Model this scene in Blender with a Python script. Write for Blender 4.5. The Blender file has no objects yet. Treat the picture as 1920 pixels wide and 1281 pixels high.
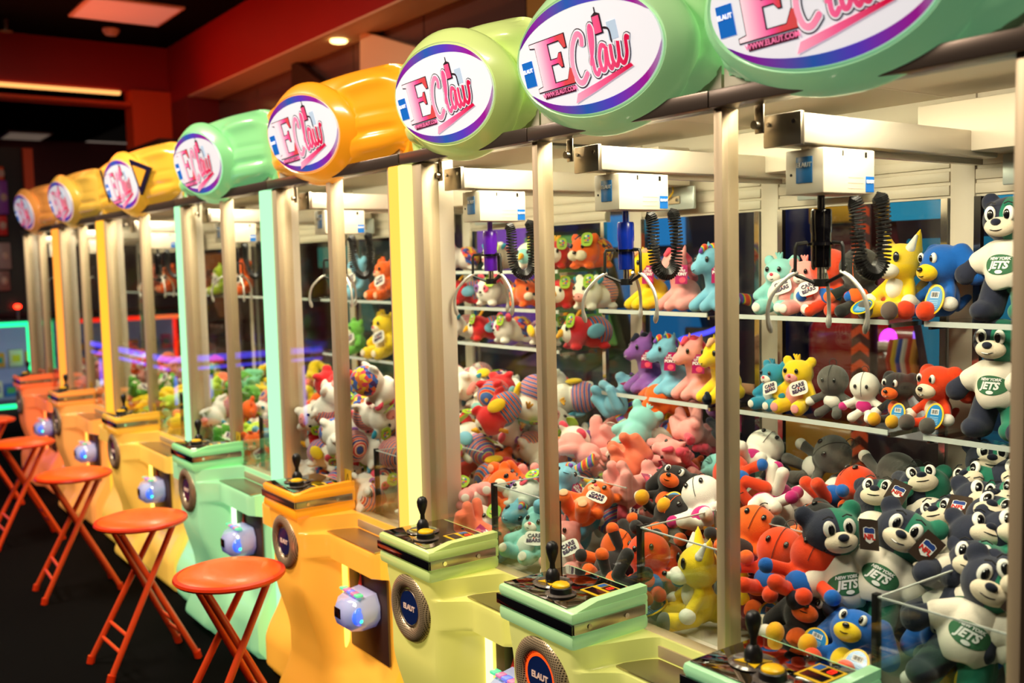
import bpy, bmesh, math, random
from mathutils import Vector, Matrix, Euler
from mathutils.bvhtree import BVHTree
from bpy_extras.object_utils import world_to_camera_view
random.seed(7)
S = bpy.context.scene
COL = S.collection
PI = math.pi

# ------------------------------------------------------------------ camera
cam_d = bpy.data.cameras.new('camera')
cam = bpy.data.objects.new('camera', cam_d)
COL.objects.link(cam)
cam_d.sensor_width = 36.0
cam_d.lens = 36.0 * 1875.0 / 1920.0
cam_d.clip_start = 0.05
RX = (0.586078, 0.809912, -0.02357)
RD = (0.05094, -0.065863, -0.996528)
RF = (-0.808652, 0.582842, -0.079858)
cam.matrix_world = Matrix(((RX[0], -RD[0], -RF[0], 0), (RX[1], -RD[1], -RF[1], 0), (RX[2], -RD[2], -RF[2], 1.6), (0, 0, 0, 1)))
cam_d.dof.use_dof = True
cam_d.dof.focus_distance = 2.5
cam_d.dof.aperture_fstop = 2.6
S.camera = cam

# ------------------------------------------------------------------ world, exposure, room light
S.view_settings.view_transform = 'Standard'
S.view_settings.look = 'None'
S.view_settings.gamma = 1.0
S.view_settings.use_curve_mapping = False
S.view_settings.exposure = 0.0
S.cycles.transparent_max_bounces = 48
S.cycles.max_bounces = 8
S.cycles.diffuse_bounces = 3
S.cycles.glossy_bounces = 4
S.cycles.sample_clamp_indirect = 4.0
S.cycles.caustics_reflective = False
S.cycles.caustics_refractive = False
W = bpy.data.worlds.new('arcade_ambient')
S.world = W
W.use_nodes = True
W.node_tree.nodes['Background'].inputs[0].default_value = (0.55, 0.42, 0.34, 1)
W.node_tree.nodes['Background'].inputs[1].default_value = 0.30


def area(name, loc, rot, sx, sy, power, col):
    d = bpy.data.lights.new(name, 'AREA')
    d.shape = 'RECTANGLE'
    d.size, d.size_y = sx, sy
    d.energy = power
    d.color = col
    o = bpy.data.objects.new(name, d)
    o.location = loc
    o.rotation_euler = rot
    COL.objects.link(o)
    return o


# dim warm ceiling panels over the aisle, red cove wash at the far end
area('aisle_ceiling_light', (-2.4, -0.6, 3.6), (0, 0, 0), 1.2, 0.6, 150, (1, 0.86, 0.7))
area('aisle_ceiling_light', (-5.6, 0.0, 3.6), (0, 0, 0), 1.2, 0.6, 130, (1, 0.86, 0.7))
area('hall_ceiling_light', (-3.2, 5.0, 3.5), (0, 0, 0), 2.0, 1.0, 90, (1, 0.85, 0.72))
area('hall_ceiling_light', (-7.5, 5.0, 3.5), (0, 0, 0), 2.0, 1.0, 60, (1, 0.85, 0.72))
area('cove_light', (-8.6, 1.2, 2.9), (0, math.radians(-125), 0), 0.3, 2.4, 14, (1, 0.12, 0.03))
area('cove_light', (-6.9, 1.9, 2.5), (math.radians(128), 0, 0), 3.4, 0.2, 16, (1, 0.13, 0.04))

# ------------------------------------------------------------------ materials
def srgb(h):
    h = h.lstrip('#')
    v = [int(h[i:i + 2], 16) / 255 for i in (0, 2, 4)]
    return tuple((c / 12.92 if c <= 0.04045 else ((c + 0.055) / 1.055) ** 2.4) for c in v) + (1,)


MATS = {}


def mat(name, col='#808080', rough=0.5, metal=0.0, emit=None, es=0.0, bump=0.0, bscale=200.0, coat=0.0, sheen=0.0, vary=0.0, spec=0.5):
    if name in MATS:
        return MATS[name]
    m = bpy.data.materials.new(name)
    m.use_nodes = True
    nt = m.node_tree
    b = nt.nodes['Principled BSDF']
    c = srgb(col)
    b.inputs['Base Color'].default_value = c
    b.inputs['Roughness'].default_value = rough
    b.inputs['Metallic'].default_value = metal
    b.inputs['Coat Weight'].default_value = coat
    b.inputs['Coat Roughness'].default_value = 0.06
    b.inputs['Sheen Weight'].default_value = sheen
    b.inputs['Specular IOR Level'].default_value = spec
    if emit:
        b.inputs['Emission Color'].default_value = srgb(emit)
        b.inputs['Emission Strength'].default_value = es
    if bump or vary:
        tc = nt.nodes.new('ShaderNodeTexCoord')
        n = nt.nodes.new('ShaderNodeTexNoise')
        n.inputs['Scale'].default_value = bscale
        n.inputs['Detail'].default_value = 3
        nt.links.new(tc.outputs['Object'], n.inputs['Vector'])
        if bump:
            bp = nt.nodes.new('ShaderNodeBump')
            bp.inputs['Strength'].default_value = bump
            bp.inputs['Distance'].default_value = 0.004
            nt.links.new(n.outputs['Fac'], bp.inputs['Height'])
            nt.links.new(bp.outputs['Normal'], b.inputs['Normal'])
        if vary:
            hs = nt.nodes.new('ShaderNodeHueSaturation')
            mr = nt.nodes.new('ShaderNodeMapRange')
            mr.inputs['To Min'].default_value = 1 - vary
            mr.inputs['To Max'].default_value = 1 + vary
            hs.inputs['Color'].default_value = c
            nt.links.new(n.outputs['Fac'], mr.inputs['Value'])
            nt.links.new(mr.outputs['Result'], hs.inputs['Value'])
            nt.links.new(hs.outputs['Color'], b.inputs['Base Color'])
    MATS[name] = m
    return m


def glow(name, col, s):
    if name in MATS:
        return MATS[name]
    m = bpy.data.materials.new(name)
    m.use_nodes = True
    nt = m.node_tree
    nt.nodes.clear()
    e = nt.nodes.new('ShaderNodeEmission')
    o = nt.nodes.new('ShaderNodeOutputMaterial')
    e.inputs[0].default_value = srgb(col)
    e.inputs[1].default_value = s
    nt.links.new(e.outputs[0], o.inputs[0])
    MATS[name] = m
    return m


def glass(name, tint='#f7fbf8', refl=1.0):
    m = bpy.data.materials.new(name)
    m.use_nodes = True
    nt = m.node_tree
    nt.nodes.clear()
    o = nt.nodes.new('ShaderNodeOutputMaterial')
    mx = nt.nodes.new('ShaderNodeMixShader')
    t = nt.nodes.new('ShaderNodeBsdfTransparent')
    g = nt.nodes.new('ShaderNodeBsdfGlossy')
    f = nt.nodes.new('ShaderNodeLayerWeight')
    f.inputs['Blend'].default_value = 0.5
    pw = nt.nodes.new('ShaderNodeMath')
    pw.operation = 'POWER'
    pw.inputs[1].default_value = 5.0
    mm = nt.nodes.new('ShaderNodeMath')
    mm.operation = 'MULTIPLY_ADD'
    mm.inputs[1].default_value = 0.95 * refl
    mm.inputs[2].default_value = 0.04 * refl
    t.inputs[0].default_value = srgb(tint)
    g.inputs['Roughness'].default_value = 0.0
    nt.links.new(f.outputs['Facing'], pw.inputs[0])
    nt.links.new(pw.outputs[0], mm.inputs[0])
    nt.links.new(mm.outputs[0], mx.inputs[0])
    nt.links.new(t.outputs[0], mx.inputs[1])
    nt.links.new(g.outputs[0], mx.inputs[2])
    nt.links.new(mx.outputs[0], o.inputs[0])
    return m


M_GLASS = glass('clear_glass')
M_SIDE = glass('side_glass', '#fbfdfb', 0.55)
M_ACRYL = glass('acrylic', '#f4f8f6', 0.8)


def ramp_mat(name, stops, axis, lo, hi, es):
    """printed colour band of a backlit sign: hue runs along the thing's own axis"""
    if name in MATS:
        return MATS[name]
    m = bpy.data.materials.new(name)
    m.use_nodes = True
    nt = m.node_tree
    b = nt.nodes['Principled BSDF']
    tc = nt.nodes.new('ShaderNodeTexCoord')
    sx = nt.nodes.new('ShaderNodeSeparateXYZ')
    mr = nt.nodes.new('ShaderNodeMapRange')
    mr.inputs['From Min'].default_value = lo
    mr.inputs['From Max'].default_value = hi
    r = nt.nodes.new('ShaderNodeValToRGB')
    el = r.color_ramp.elements
    for i, (p, c) in enumerate(stops):
        e = el[i] if i < 2 else el.new(p)
        e.position = p
        e.color = srgb(c)
    nt.links.new(tc.outputs['Object'], sx.inputs[0])
    nt.links.new(sx.outputs[axis], mr.inputs['Value'])
    nt.links.new(mr.outputs['Result'], r.inputs[0])
    nt.links.new(r.outputs[0], b.inputs['Base Color'])
    nt.links.new(r.outputs[0], b.inputs['Emission Color'])
    b.inputs['Emission Strength'].default_value = es
    b.inputs['Roughness'].default_value = 0.3
    MATS[name] = m
    return m


def perforated(name, col, hole, scale):
    m = bpy.data.materials.new(name)
    m.use_nodes = True
    nt = m.node_tree
    b = nt.nodes['Principled BSDF']
    tc = nt.nodes.new('ShaderNodeTexCoord')
    sc = nt.nodes.new('ShaderNodeVectorMath')
    sc.operation = 'SCALE'
    sc.inputs['Scale'].default_value = scale
    fr = nt.nodes.new('ShaderNodeVectorMath')
    fr.operation = 'FRACTION'
    sb = nt.nodes.new('ShaderNodeVectorMath')
    sb.operation = 'SUBTRACT'
    sb.inputs[1].default_value = (0.5, 0.5, 0.5)
    ml = nt.nodes.new('ShaderNodeVectorMath')
    ml.operation = 'MULTIPLY'
    ml.inputs[1].default_value = (1, 0, 1)
    ln = nt.nodes.new('ShaderNodeVectorMath')
    ln.operation = 'LENGTH'
    gt = nt.nodes.new('ShaderNodeMath')
    gt.operation = 'LESS_THAN'
    gt.inputs[1].default_value = 0.3
    mx = nt.nodes.new('ShaderNodeMix')
    mx.data_type = 'RGBA'
    mx.inputs['A'].default_value = srgb(col)
    mx.inputs['B'].default_value = srgb(hole)
    L = nt.links.new
    L(tc.outputs['Object'], sc.inputs[0])
    L(sc.outputs[0], fr.inputs[0])
    L(fr.outputs[0], sb.inputs[0])
    L(sb.outputs[0], ml.inputs[0])
    L(ml.outputs[0], ln.inputs[0])
    L(ln.outputs['Value'], gt.inputs[0])
    L(gt.outputs[0], mx.inputs['Factor'])
    L(mx.outputs['Result'], b.inputs['Base Color'])
    b.inputs['Metallic'].default_value = 0.45
    b.inputs['Roughness'].default_value = 0.35
    return m


def blotch(name, cols, scale, kind='vor'):
    """printed plush fabric: patches of several colours"""
    if name in MATS:
        return MATS[name]
    m = bpy.data.materials.new(name)
    m.use_nodes = True
    nt = m.node_tree
    b = nt.nodes['Principled BSDF']
    tc = nt.nodes.new('ShaderNodeTexCoord')
    r = nt.nodes.new('ShaderNodeValToRGB')
    r.color_ramp.interpolation = 'CONSTANT'
    el = r.color_ramp.elements
    n = len(cols)
    for i, c in enumerate(cols):
        e = el[i] if i < 2 else el.new(i / n)
        e.position = i / n
        e.color = srgb(c)
    if kind == 'vor':
        v = nt.nodes.new('ShaderNodeTexVoronoi')
        v.inputs['Scale'].default_value = scale
        nt.links.new(tc.outputs['Object'], v.inputs['Vector'])
        sp = nt.nodes.new('ShaderNodeSeparateColor')
        nt.links.new(v.outputs['Color'], sp.inputs[0])
        nt.links.new(sp.outputs[0], r.inputs[0])
    else:
        v = nt.nodes.new('ShaderNodeTexWave')
        v.inputs['Scale'].default_value = scale
        v.inputs['Distortion'].default_value = 1.5
        v.bands_direction = 'Y' if kind == 'y' else 'Z'
        nt.links.new(tc.outputs['Object'], v.inputs['Vector'])
        nt.links.new(v.outputs['Fac'], r.inputs[0])
    nt.links.new(r.outputs[0], b.inputs['Base Color'])
    b.inputs['Roughness'].default_value = 0.9
    b.inputs['Sheen Weight'].default_value = 0.3
    MATS[name] = m
    return m


def two_tone(name, c1, c2):
    """fabric sewn from two halves along the middle seam"""
    m = bpy.data.materials.new(name)
    m.use_nodes = True
    nt = m.node_tree
    b = nt.nodes['Principled BSDF']
    tc = nt.nodes.new('ShaderNodeTexCoord')
    sx = nt.nodes.new('ShaderNodeSeparateXYZ')
    gt = nt.nodes.new('ShaderNodeMath')
    gt.operation = 'GREATER_THAN'
    gt.inputs[1].default_value = 0
    mx = nt.nodes.new('ShaderNodeMix')
    mx.data_type = 'RGBA'
    mx.inputs['A'].default_value = srgb(c1)
    mx.inputs['B'].default_value = srgb(c2)
    nt.links.new(tc.outputs['Object'], sx.inputs[0])
    nt.links.new(sx.outputs[0], gt.inputs[0])
    nt.links.new(gt.outputs[0], mx.inputs['Factor'])
    nt.links.new(mx.outputs['Result'], b.inputs['Base Color'])
    n = nt.nodes.new('ShaderNodeTexNoise')
    n.inputs['Scale'].default_value = 350
    bp = nt.nodes.new('ShaderNodeBump')
    bp.inputs['Strength'].default_value = 0.25
    bp.inputs['Distance'].default_value = 0.003
    nt.links.new(tc.outputs['Object'], n.inputs['Vector'])
    nt.links.new(n.outputs['Fac'], bp.inputs['Height'])
    nt.links.new(bp.outputs['Normal'], b.inputs['Normal'])
    b.inputs['Roughness'].default_value = 0.9
    b.inputs['Sheen Weight'].default_value = 0.25
    return m


# ------------------------------------------------------------------ mesh helpers
def put(o, parent=None):
    COL.objects.link(o)
    if parent:
        o.parent = parent
    return o


class MB:
    """collects shapes into one bmesh; build() links it as ONE mesh object"""

    def __init__(s, org=(0, 0, 0)):
        s.b = bmesh.new()
        s.o = Vector(org)

    def box(s, x0, x1, y0, y1, z0, z1, bev=0.0, seg=2):
        r = bmesh.ops.create_cube(s.b, size=1.0)
        vs = r['verts']
        for v in vs:
            v.co = Vector(((x0 + x1) / 2 + v.co.x * (x1 - x0), (y0 + y1) / 2 + v.co.y * (y1 - y0), (z0 + z1) / 2 + v.co.z * (z1 - z0))) - s.o
        if bev > 0:
            es = list({e for v in vs for e in v.link_edges})
            bmesh.ops.bevel(s.b, geom=es, offset=bev, segments=seg, affect='EDGES', profile=0.5)
        return s

    def cyl(s, p0, p1, r0, r1=None, n=20):
        p0, p1 = Vector(p0), Vector(p1)
        d = p1 - p0
        q = d.to_track_quat('Z', 'Y').to_matrix().to_4x4()
        m = Matrix.Translation((p0 + p1) / 2 - s.o) @ q
        bmesh.ops.create_cone(s.b, cap_ends=True, segments=n, radius1=r0, radius2=r0 if r1 is None else r1, depth=d.length, matrix=m)
        return s

    def ell(s, c, r, rot=(0, 0, 0), u=20, v=14):
        if not hasattr(r, '__len__'):
            r = (r, r, r)
        m = Matrix.Translation(Vector(c) - s.o) @ Euler(rot).to_matrix().to_4x4() @ Matrix.Diagonal((r[0], r[1], r[2], 1))
        bmesh.ops.create_uvsphere(s.b, u_segments=u, v_segments=v, radius=1.0, matrix=m)
        return s

    def cap(s, p0, p1, r0, r1, n=14):
        s.ell(p0, r0, u=n, v=n)
        s.ell(p1, r1, u=n, v=n)
        return s.cyl(p0, p1, r0, r1, n)

    def prism(s, pts, f, d):
        """pts: 2-D outline; f maps (u,v,w) to 3-D; w runs 0..d"""
        lo = [s.b.verts.new(Vector(f(u, v, 0)) - s.o) for u, v in pts]
        hi = [s.b.verts.new(Vector(f(u, v, d)) - s.o) for u, v in pts]
        n = len(pts)
        s.b.faces.new(lo)
        s.b.faces.new(hi[::-1])
        for i in range(n):
            s.b.faces.new((lo[i], hi[i], hi[(i + 1) % n], lo[(i + 1) % n]))
        return s

    def rings(s, R, close=True, cap0=True, cap1=True):
        vs = [[s.b.verts.new(Vector(p) - s.o) for p in r] for r in R]
        n = len(vs[0])
        for a, b in zip(vs, vs[1:]):
            for i in range(n if close else n - 1):
                j = (i + 1) % n
                s.b.faces.new((a[i], a[j], b[j], b[i]))
        if cap0:
            s.b.faces.new(vs[0][::-1])
        if cap1:
            s.b.faces.new(vs[-1])
        return s

    def tube(s, pts, r, n=8, ends=True):
        pts = [Vector(p) for p in pts]
        R = []
        up = None
        for i, p in enumerate(pts):
            t = (pts[min(i + 1, len(pts) - 1)] - pts[max(i - 1, 0)]).normalized()
            if up is None:
                up = t.orthogonal().normalized()
            up = (up - t * up.dot(t))
            up = up.normalized() if up.length > 1e-6 else t.orthogonal().normalized()
            w = t.cross(up)
            rr = r[i] if hasattr(r, '__len__') else r
            R.append([p + (up * math.cos(a) + w * math.sin(a)) * rr for a in (2 * PI * k / n for k in range(n))])
        return s.rings(R, True, ends, ends)

    def lathe(s, prof, c, n=28):
        """prof: (radius, z) pairs round a vertical axis at c"""
        c = Vector(c)
        return s.rings([[c + Vector((max(r, 1e-4) * math.cos(2 * PI * k / n), max(r, 1e-4) * math.sin(2 * PI * k / n), z)) for k in range(n)] for r, z in prof])

    def mesh(s, name, smooth=40):
        me = bpy.data.meshes.new(name)
        bmesh.ops.recalc_face_normals(s.b, faces=s.b.faces[:])
        s.b.to_mesh(me)
        s.b.free()
        if smooth:
            me.polygons.foreach_set('use_smooth', [True] * len(me.polygons))
            try:
                me.set_sharp_from_angle(angle=math.radians(smooth))
            except Exception:
                pass
        return me

    def build(s, name, m, parent=None, smooth=40):
        me = s.mesh(name, smooth)
        me.materials.append(m)
        return put(bpy.data.objects.new(name, me), parent)


def thing(name, loc, label, cat, group=None, rz=0):
    o = bpy.data.objects.new(name, None)
    o.empty_display_size = 0.1
    o.location = loc
    o.rotation_euler = (0, 0, rz)
    COL.objects.link(o)
    return tag(o, label, cat, group)


def tag(o, label, cat, group=None):
    o['label'] = label
    o['category'] = cat
    if group:
        o['group'] = group
    return o


def struct(o):
    o['kind'] = 'structure'
    return o


def copy_tree(o, parent=None):
    c = o.copy()
    COL.objects.link(c)
    if parent:
        c.parent = parent
    for ch in list(o.children):
        copy_tree(ch, c)
    return c


def cr(pts, n=8):
    """Catmull-Rom through 2-D or 3-D points"""
    P = [Vector(p) for p in pts]
    P = [P[0] * 2 - P[1]] + P + [P[-1] * 2 - P[-2]]
    out = []
    for i in range(1, len(P) - 2):
        for k in range(n):
            t = k / n
            a, b, c, d = P[i - 1], P[i], P[i + 1], P[i + 2]
            out.append(0.5 * ((2 * b) + (c - a) * t + (2 * a - 5 * b + 4 * c - d) * t * t + (3 * b - a - 3 * c + d) * t ** 3))
    out.append(P[-2])
    return out


TXT = {}


def text_mesh(txt, size, bold=0.0, ext=0.0006):
    """flat lettering in the XZ plane, centred, reading from -Y"""
    k = (txt, size, bold)
    if k in TXT:
        return TXT[k]
    c = bpy.data.curves.new('lettering', 'FONT')
    c.body = txt
    c.size = size
    c.align_x = 'CENTER'
    c.align_y = 'CENTER'
    c.extrude = ext
    c.offset = bold
    c.resolution_u = 3
    o = bpy.data.objects.new('lettering', c)
    COL.objects.link(o)
    dg = bpy.context.evaluated_depsgraph_get()
    me = bpy.data.meshes.new_from_object(o.evaluated_get(dg))
    bpy.data.objects.remove(o)
    me.transform(Matrix.Rotation(PI / 2, 4, 'X'))
    TXT[k] = me
    return me


def text(name, txt, size, m, parent, M, bold=0.0):
    me = text_mesh(txt, size, bold).copy()
    me.transform(M)
    me.materials.clear()
    me.materials.append(m)
    return put(bpy.data.objects.new(name, me), parent)


def flat(mb, pts, y, t=0.0008):
    """thin printed shape in the XZ plane, front face at y"""
    return mb.prism([tuple(p)[:2] for p in pts], lambda u, v, w: (u, y + w, v), t)


def ribbon(mb, pts, w, y, t=0.0008, taper=False):
    P = [Vector((p[0], p[1])) for p in pts]
    n = len(P)
    L, R = [], []
    for i in range(n):
        d = P[min(i + 1, n - 1)] - P[max(i - 1, 0)]
        d = d.normalized() if d.length > 1e-9 else Vector((1, 0))
        nn = Vector((-d.y, d.x))
        k = w / 2
        if i in (0, n - 1):
            k *= 0.6
        L.append(P[i] + nn * k)
        R.append(P[i] - nn * k)
    f = lambda p: Vector((p.x, y, p.y))
    g = lambda p: Vector((p.x, y + t, p.y))
    mb.rings([[f(a), f(b), g(b), g(a)] for a, b in zip(L, R)])
    return mb


def oval(cx, cz, a, b, n=40, e=1.0, a0=0.0, a1=2 * PI):
    out = []
    for k in range(n):
        t = a0 + (a1 - a0) * k / (n if a1 - a0 > 6.28 else n - 1)
        c, s = math.cos(t), math.sin(t)
        out.append((cx + a * math.copysign(abs(c) ** e, c), cz + b * math.copysign(abs(s) ** e, s)))
    return out


def sst(a, b, x):
    t = max(0.0, min(1.0, (x - a) / (b - a)))
    return t * t * (3 - 2 * t)


M_WHITE = mat('white_panel', '#dccfba', 0.45)
M_ALU = mat('champagne_aluminium', '#cbb592', 0.42, 0.35)
M_ALU2 = mat('pale_aluminium', '#d9cfbf', 0.35, 0.5)
M_CHROME = mat('chrome', '#d8d2ca', 0.12, 1.0)
M_STEEL = mat('brushed_steel', '#b5a795', 0.28, 0.95)
M_DARKMET = mat('dark_fascia', '#6e5f55', 0.3, 0.7)
M_BLACK = mat('black_plastic', '#111111', 0.4)
M_BLACKG = mat('black_gloss', '#0c0c10', 0.12, coat=0.5)
M_BLUE = mat('logo_blue', '#1663b4', 0.35)
M_INKW = mat('white_ink', '#f4f4f4', 0.6)
M_INKK = mat('black_ink', '#151515', 0.6)
M_YELLOW = mat('yellow_print', '#f2c312', 0.45)
M_MIRROR = mat('mirror_panel', '#8d8883', 0.04, 1.0)
M_BED = mat('bed_white', '#cfc4b4', 0.6)

# ------------------------------------------------------------------ the claw machines
YF, YB = 1.562, 2.43          # front glass plane, back wall plane
ZB, ZT = 0.70, 1.90           # prize bed, underside of fascia

PLASTIC = {}


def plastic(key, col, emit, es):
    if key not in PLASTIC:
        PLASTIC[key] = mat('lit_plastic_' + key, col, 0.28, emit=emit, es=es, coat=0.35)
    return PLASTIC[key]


M_SIGN = mat('backlit_white', '#f3f4f8', 0.3, emit='#e9ecfb', es=0.44, coat=0.5)
M_PINK = ramp_mat('pink_print', [(0, '#f7a3c0'), (0.45, '#ef5f93'), (1, '#cf1145')], 0, -0.05, 0.13, 0.5)
M_PINKE = ramp_mat('pink_letter_print', [(0, '#fbe3ec'), (0.35, '#f48fb8'), (0.55, '#ef4f96'), (0.75, '#d8454e'), (1, '#cf4a4a')], 0, -0.17, -0.05, 0.5)
M_RING = ramp_mat('oil_sheen_print', [(0, '#3a1f8f'), (0.2, '#8a1fa8'), (0.45, '#2a5fc0'), (0.62, '#5a3fd0'), (0.85, '#a41aa0'), (1, '#b9a8d8')], 0, -0.26, 0.26, 0.25)
M_SIGNBLUE = mat('sign_blue_print', '#1268c4', 0.35, emit='#1268c4', es=0.45)
M_GRIL = perforated('speaker_mesh', '#cdb48e', '#3a2c20', 190.0)
M_PERF = M_GRIL
M_LED = mat('credit_led_red', '#3a0806', 0.3, emit='#ff2a12', es=2.2)
M_BULBB = glow('led_blue', '#2f6bff', 5.0)
M_BULBG = glow('led_green', '#2dffb0', 4.0)
M_BULBP = glow('led_pink', '#ff4fa0', 3.0)
GLOWB = mat('blue_glow_lens', '#5a86f0', 0.1, emit='#2a5fff', es=0.9, coat=0.6)
M_TOPG = mat('seg_green', '#7ae0b0', 0.15, emit='#3affb0', es=0.5, coat=0.6)
M_TOPP = mat('seg_pink', '#e09ac8', 0.15, emit='#ff5ab8', es=0.35, coat=0.6)
M_TOPB = mat('seg_blue', '#8aa0f0', 0.15, emit='#5a70ff', es=0.6, coat=0.6)
M_CLEARP = mat('clear_purple_plastic', '#c6cdec', 0.1, emit='#4a6ae0', es=0.22, coat=0.8)


def front_body(org, xl, xr, xp, hw, m, parent):
    """one moulded plastic front: console pedestal, recess, tray ledge, bulging foot"""
    def prot(x, z):
        ped_y = 1.368 + 0.05 * sst(0.50, 0.26, z) - 0.012 * sst(0.62, 0.74, z)
        ped_y -= 0.055 * sst(0.2, 0.06, z)
        ped_y += 0.05 * sst(0.06, 0.0, z)
        a = sst(xp - hw - 0.035, xp - hw + 0.012, x) * (1 - sst(xp + hw - 0.012, xp + hw + 0.075, x))
        rec = 1.505
        led = 1.44
        k = sst(0.585, 0.605, z) * (1 - sst(0.684, 0.689, z))
        yr = rec + (led - rec) * k
        yr += (1.43 - rec) * sst(0.33, 0.14, z) + 0.03 * sst(0.05, 0.0, z)
        yr += (1.552 - rec) * sst(0.686, 0.692, z)
        edge = 0.02 * (1 - sst(xl, xl + 0.03, x)) + 0.02 * sst(xr - 0.03, xr, x)
        return min(yr + (ped_y - yr) * a + edge, 1.556)
    zs = [0.006 + 0.735 * i / 70 for i in range(71)] + [0.602, 0.6845, 0.6875, 0.692]
    zs = sorted(zs)
    nx = 64
    xs = [xl + (xr - xl) * i / nx for i in range(nx + 1)]
    R = []
    for z in zs:
        row = [(x, prot(x, z), z) for x in xs] + [(xr, 1.56, z), (xl, 1.56, z)]
        R.append(row)
    MB(org).rings(R).build('front_moulding', m, parent, 50)


def console(org, xp, m, parent, k):
    w = 0.142
    mb = MB(org)
    mb.box(xp - w, xp + w, 1.342, 1.575, 0.738, 0.776, 0.012)
    mb.box(xp - w + 0.004, xp + w - 0.004, 1.348, 1.575, 0.772, 0.806, 0.004)
    mb.box(xp - w, xp + w, 1.342, 1.575, 0.8, 0.826, 0.010)
    # raised glowing rim on the right, rising to the glass
    mb.prism([(1.36, 0.824), (1.572, 0.824), (1.572, 0.842), (1.42, 0.838)], lambda u, v, ww: (xp + w - 0.028 + ww, u, v), 0.024)
    c = mb.build('control_console', m, parent)
    b = MB(org).box(xp - w - 0.003, xp + w + 0.001, 1.3405, 1.346, 0.777, 0.801, 0.001).build('front_band', M_BLACKG if k % 2 == 0 else M_STEEL, c)
    b['label'] = 'glossy band along the console front'
    sd = MB(org).box(xp + w - 0.003, xp + w + 0.003, 1.3462, 1.56, 0.777, 0.801, 0.001)
    sd.build('side_band', M_STEEL, c)
    for yy in (1.39, 1.50):
        MB(org).cyl((xp + w + 0.002, yy, 0.789), (xp + w + 0.006, yy, 0.789), 0.006, n=12).build('bolt', M_CHROME, c)
    MB(org).box(xp - w + 0.012, xp + w - 0.032, 1.354, 1.556, 0.826, 0.8295, 0.001).build('mirror_plate', M_MIRROR, c)
    z0 = 0.8295
    jx, jy = xp + 0.01 - 0.055, 1.437
    MB(org).lathe([(0.0, 0), (0.046, 0), (0.048, 0.003), (0.04, 0.006), (0.034, 0.0035), (0.0, 0.0035)], (jx, jy, z0)).build('joystick_dish', mat('smoked_plastic', '#5a524c', 0.15, coat=0.6), c)
    st = MB(org)
    for i in range(4):
        a = PI / 4 + i * PI / 2
        st.prism([(math.cos(a) * 0.036, math.sin(a) * 0.036), (math.cos(a + 0.7) * 0.018, math.sin(a + 0.7) * 0.018), (math.cos(a - 0.7) * 0.018, math.sin(a - 0.7) * 0.018)], lambda u, v, ww: (jx + u, jy + v, z0 + 0.004 + ww), 0.0012)
    st.build('yellow_star', M_YELLOW, c)
    MB(org).lathe([(0.0, 0.004), (0.0175, 0.004), (0.0175, 0.022), (0.012, 0.033), (0.007, 0.037), (0.0065, 0.05), (0.0085, 0.056), (0.0145, 0.075), (0.0155, 0.088), (0.012, 0.098), (0.005, 0.1025), (0.0, 0.103)], (jx, jy, z0), 24).build('joystick', M_BLACK, c)
    bx, by = xp + 0.03, 1.402
    MB(org).lathe([(0.0, 0), (0.036, 0), (0.037, 0.004), (0.03, 0.0055), (0.0, 0.0055)], (bx, by, z0), 24).build('button_ring', MATS['smoked_plastic'], c)
    MB(org).lathe([(0, 0.005), (0.026, 0.005), (0.025, 0.018), (0.022, 0.02), (0, 0.02)], (bx, by, z0), 24).build('button_collar', M_BLACK, c)
    MB(org).lathe([(0, 0.018), (0.0215, 0.018), (0.0205, 0.024), (0.016, 0.027), (0, 0.028)], (bx, by, z0), 24).build('push_button', mat('button_yellow', '#f0b80c', 0.3, emit='#f0b80c', es=0.12), c)
    d = MB(org).box(xp + 0.035, xp + 0.098, 1.455, 1.53, z0, z0 + 0.0012).build('credit_display', M_YELLOW, c)
    d['label'] = 'yellow instruction label with two dark windows'
    MB(org).box(xp + 0.041, xp + 0.092, 1.462, 1.488, z0 + 0.001, z0 + 0.0022).build('time_window', M_BLACKG, c)
    MB(org).box(xp + 0.060, xp + 0.092, 1.498, 1.524, z0 + 0.001, z0 + 0.0022).build('credit_window', M_BLACKG, c)
    MB(org).box(xp + 0.040, xp + 0.056, 1.502, 1.526, z0 + 0.001, z0 + 0.002).build('blue_logo_label', M_BLUE, c)
    g = MB(org)
    x0, y0 = xp + 0.077, 1.511
    for a in ((-.005, -.009, .005, -.007), (-.005, -.001, .005, .001), (-.005, .007, .005, .009), (-.006, -.008, -.004, .008), (.004, -.008, .006, .008)):
        g.box(x0 + a[0], x0 + a[2], y0 + a[1], y0 + a[3], z0 + 0.002, z0 + 0.0028)
    g.build('red_digit', M_LED, c)
    for px, py in ((xp + 0.105, 1.545), (xp + 0.105, 1.47), (xp + 0.0, 1.545)):
        MB(org).cyl((px, py, z0), (px, py, z0 + 0.002), 0.0045, n=12).build('screw', M_CHROME, c)


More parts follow.
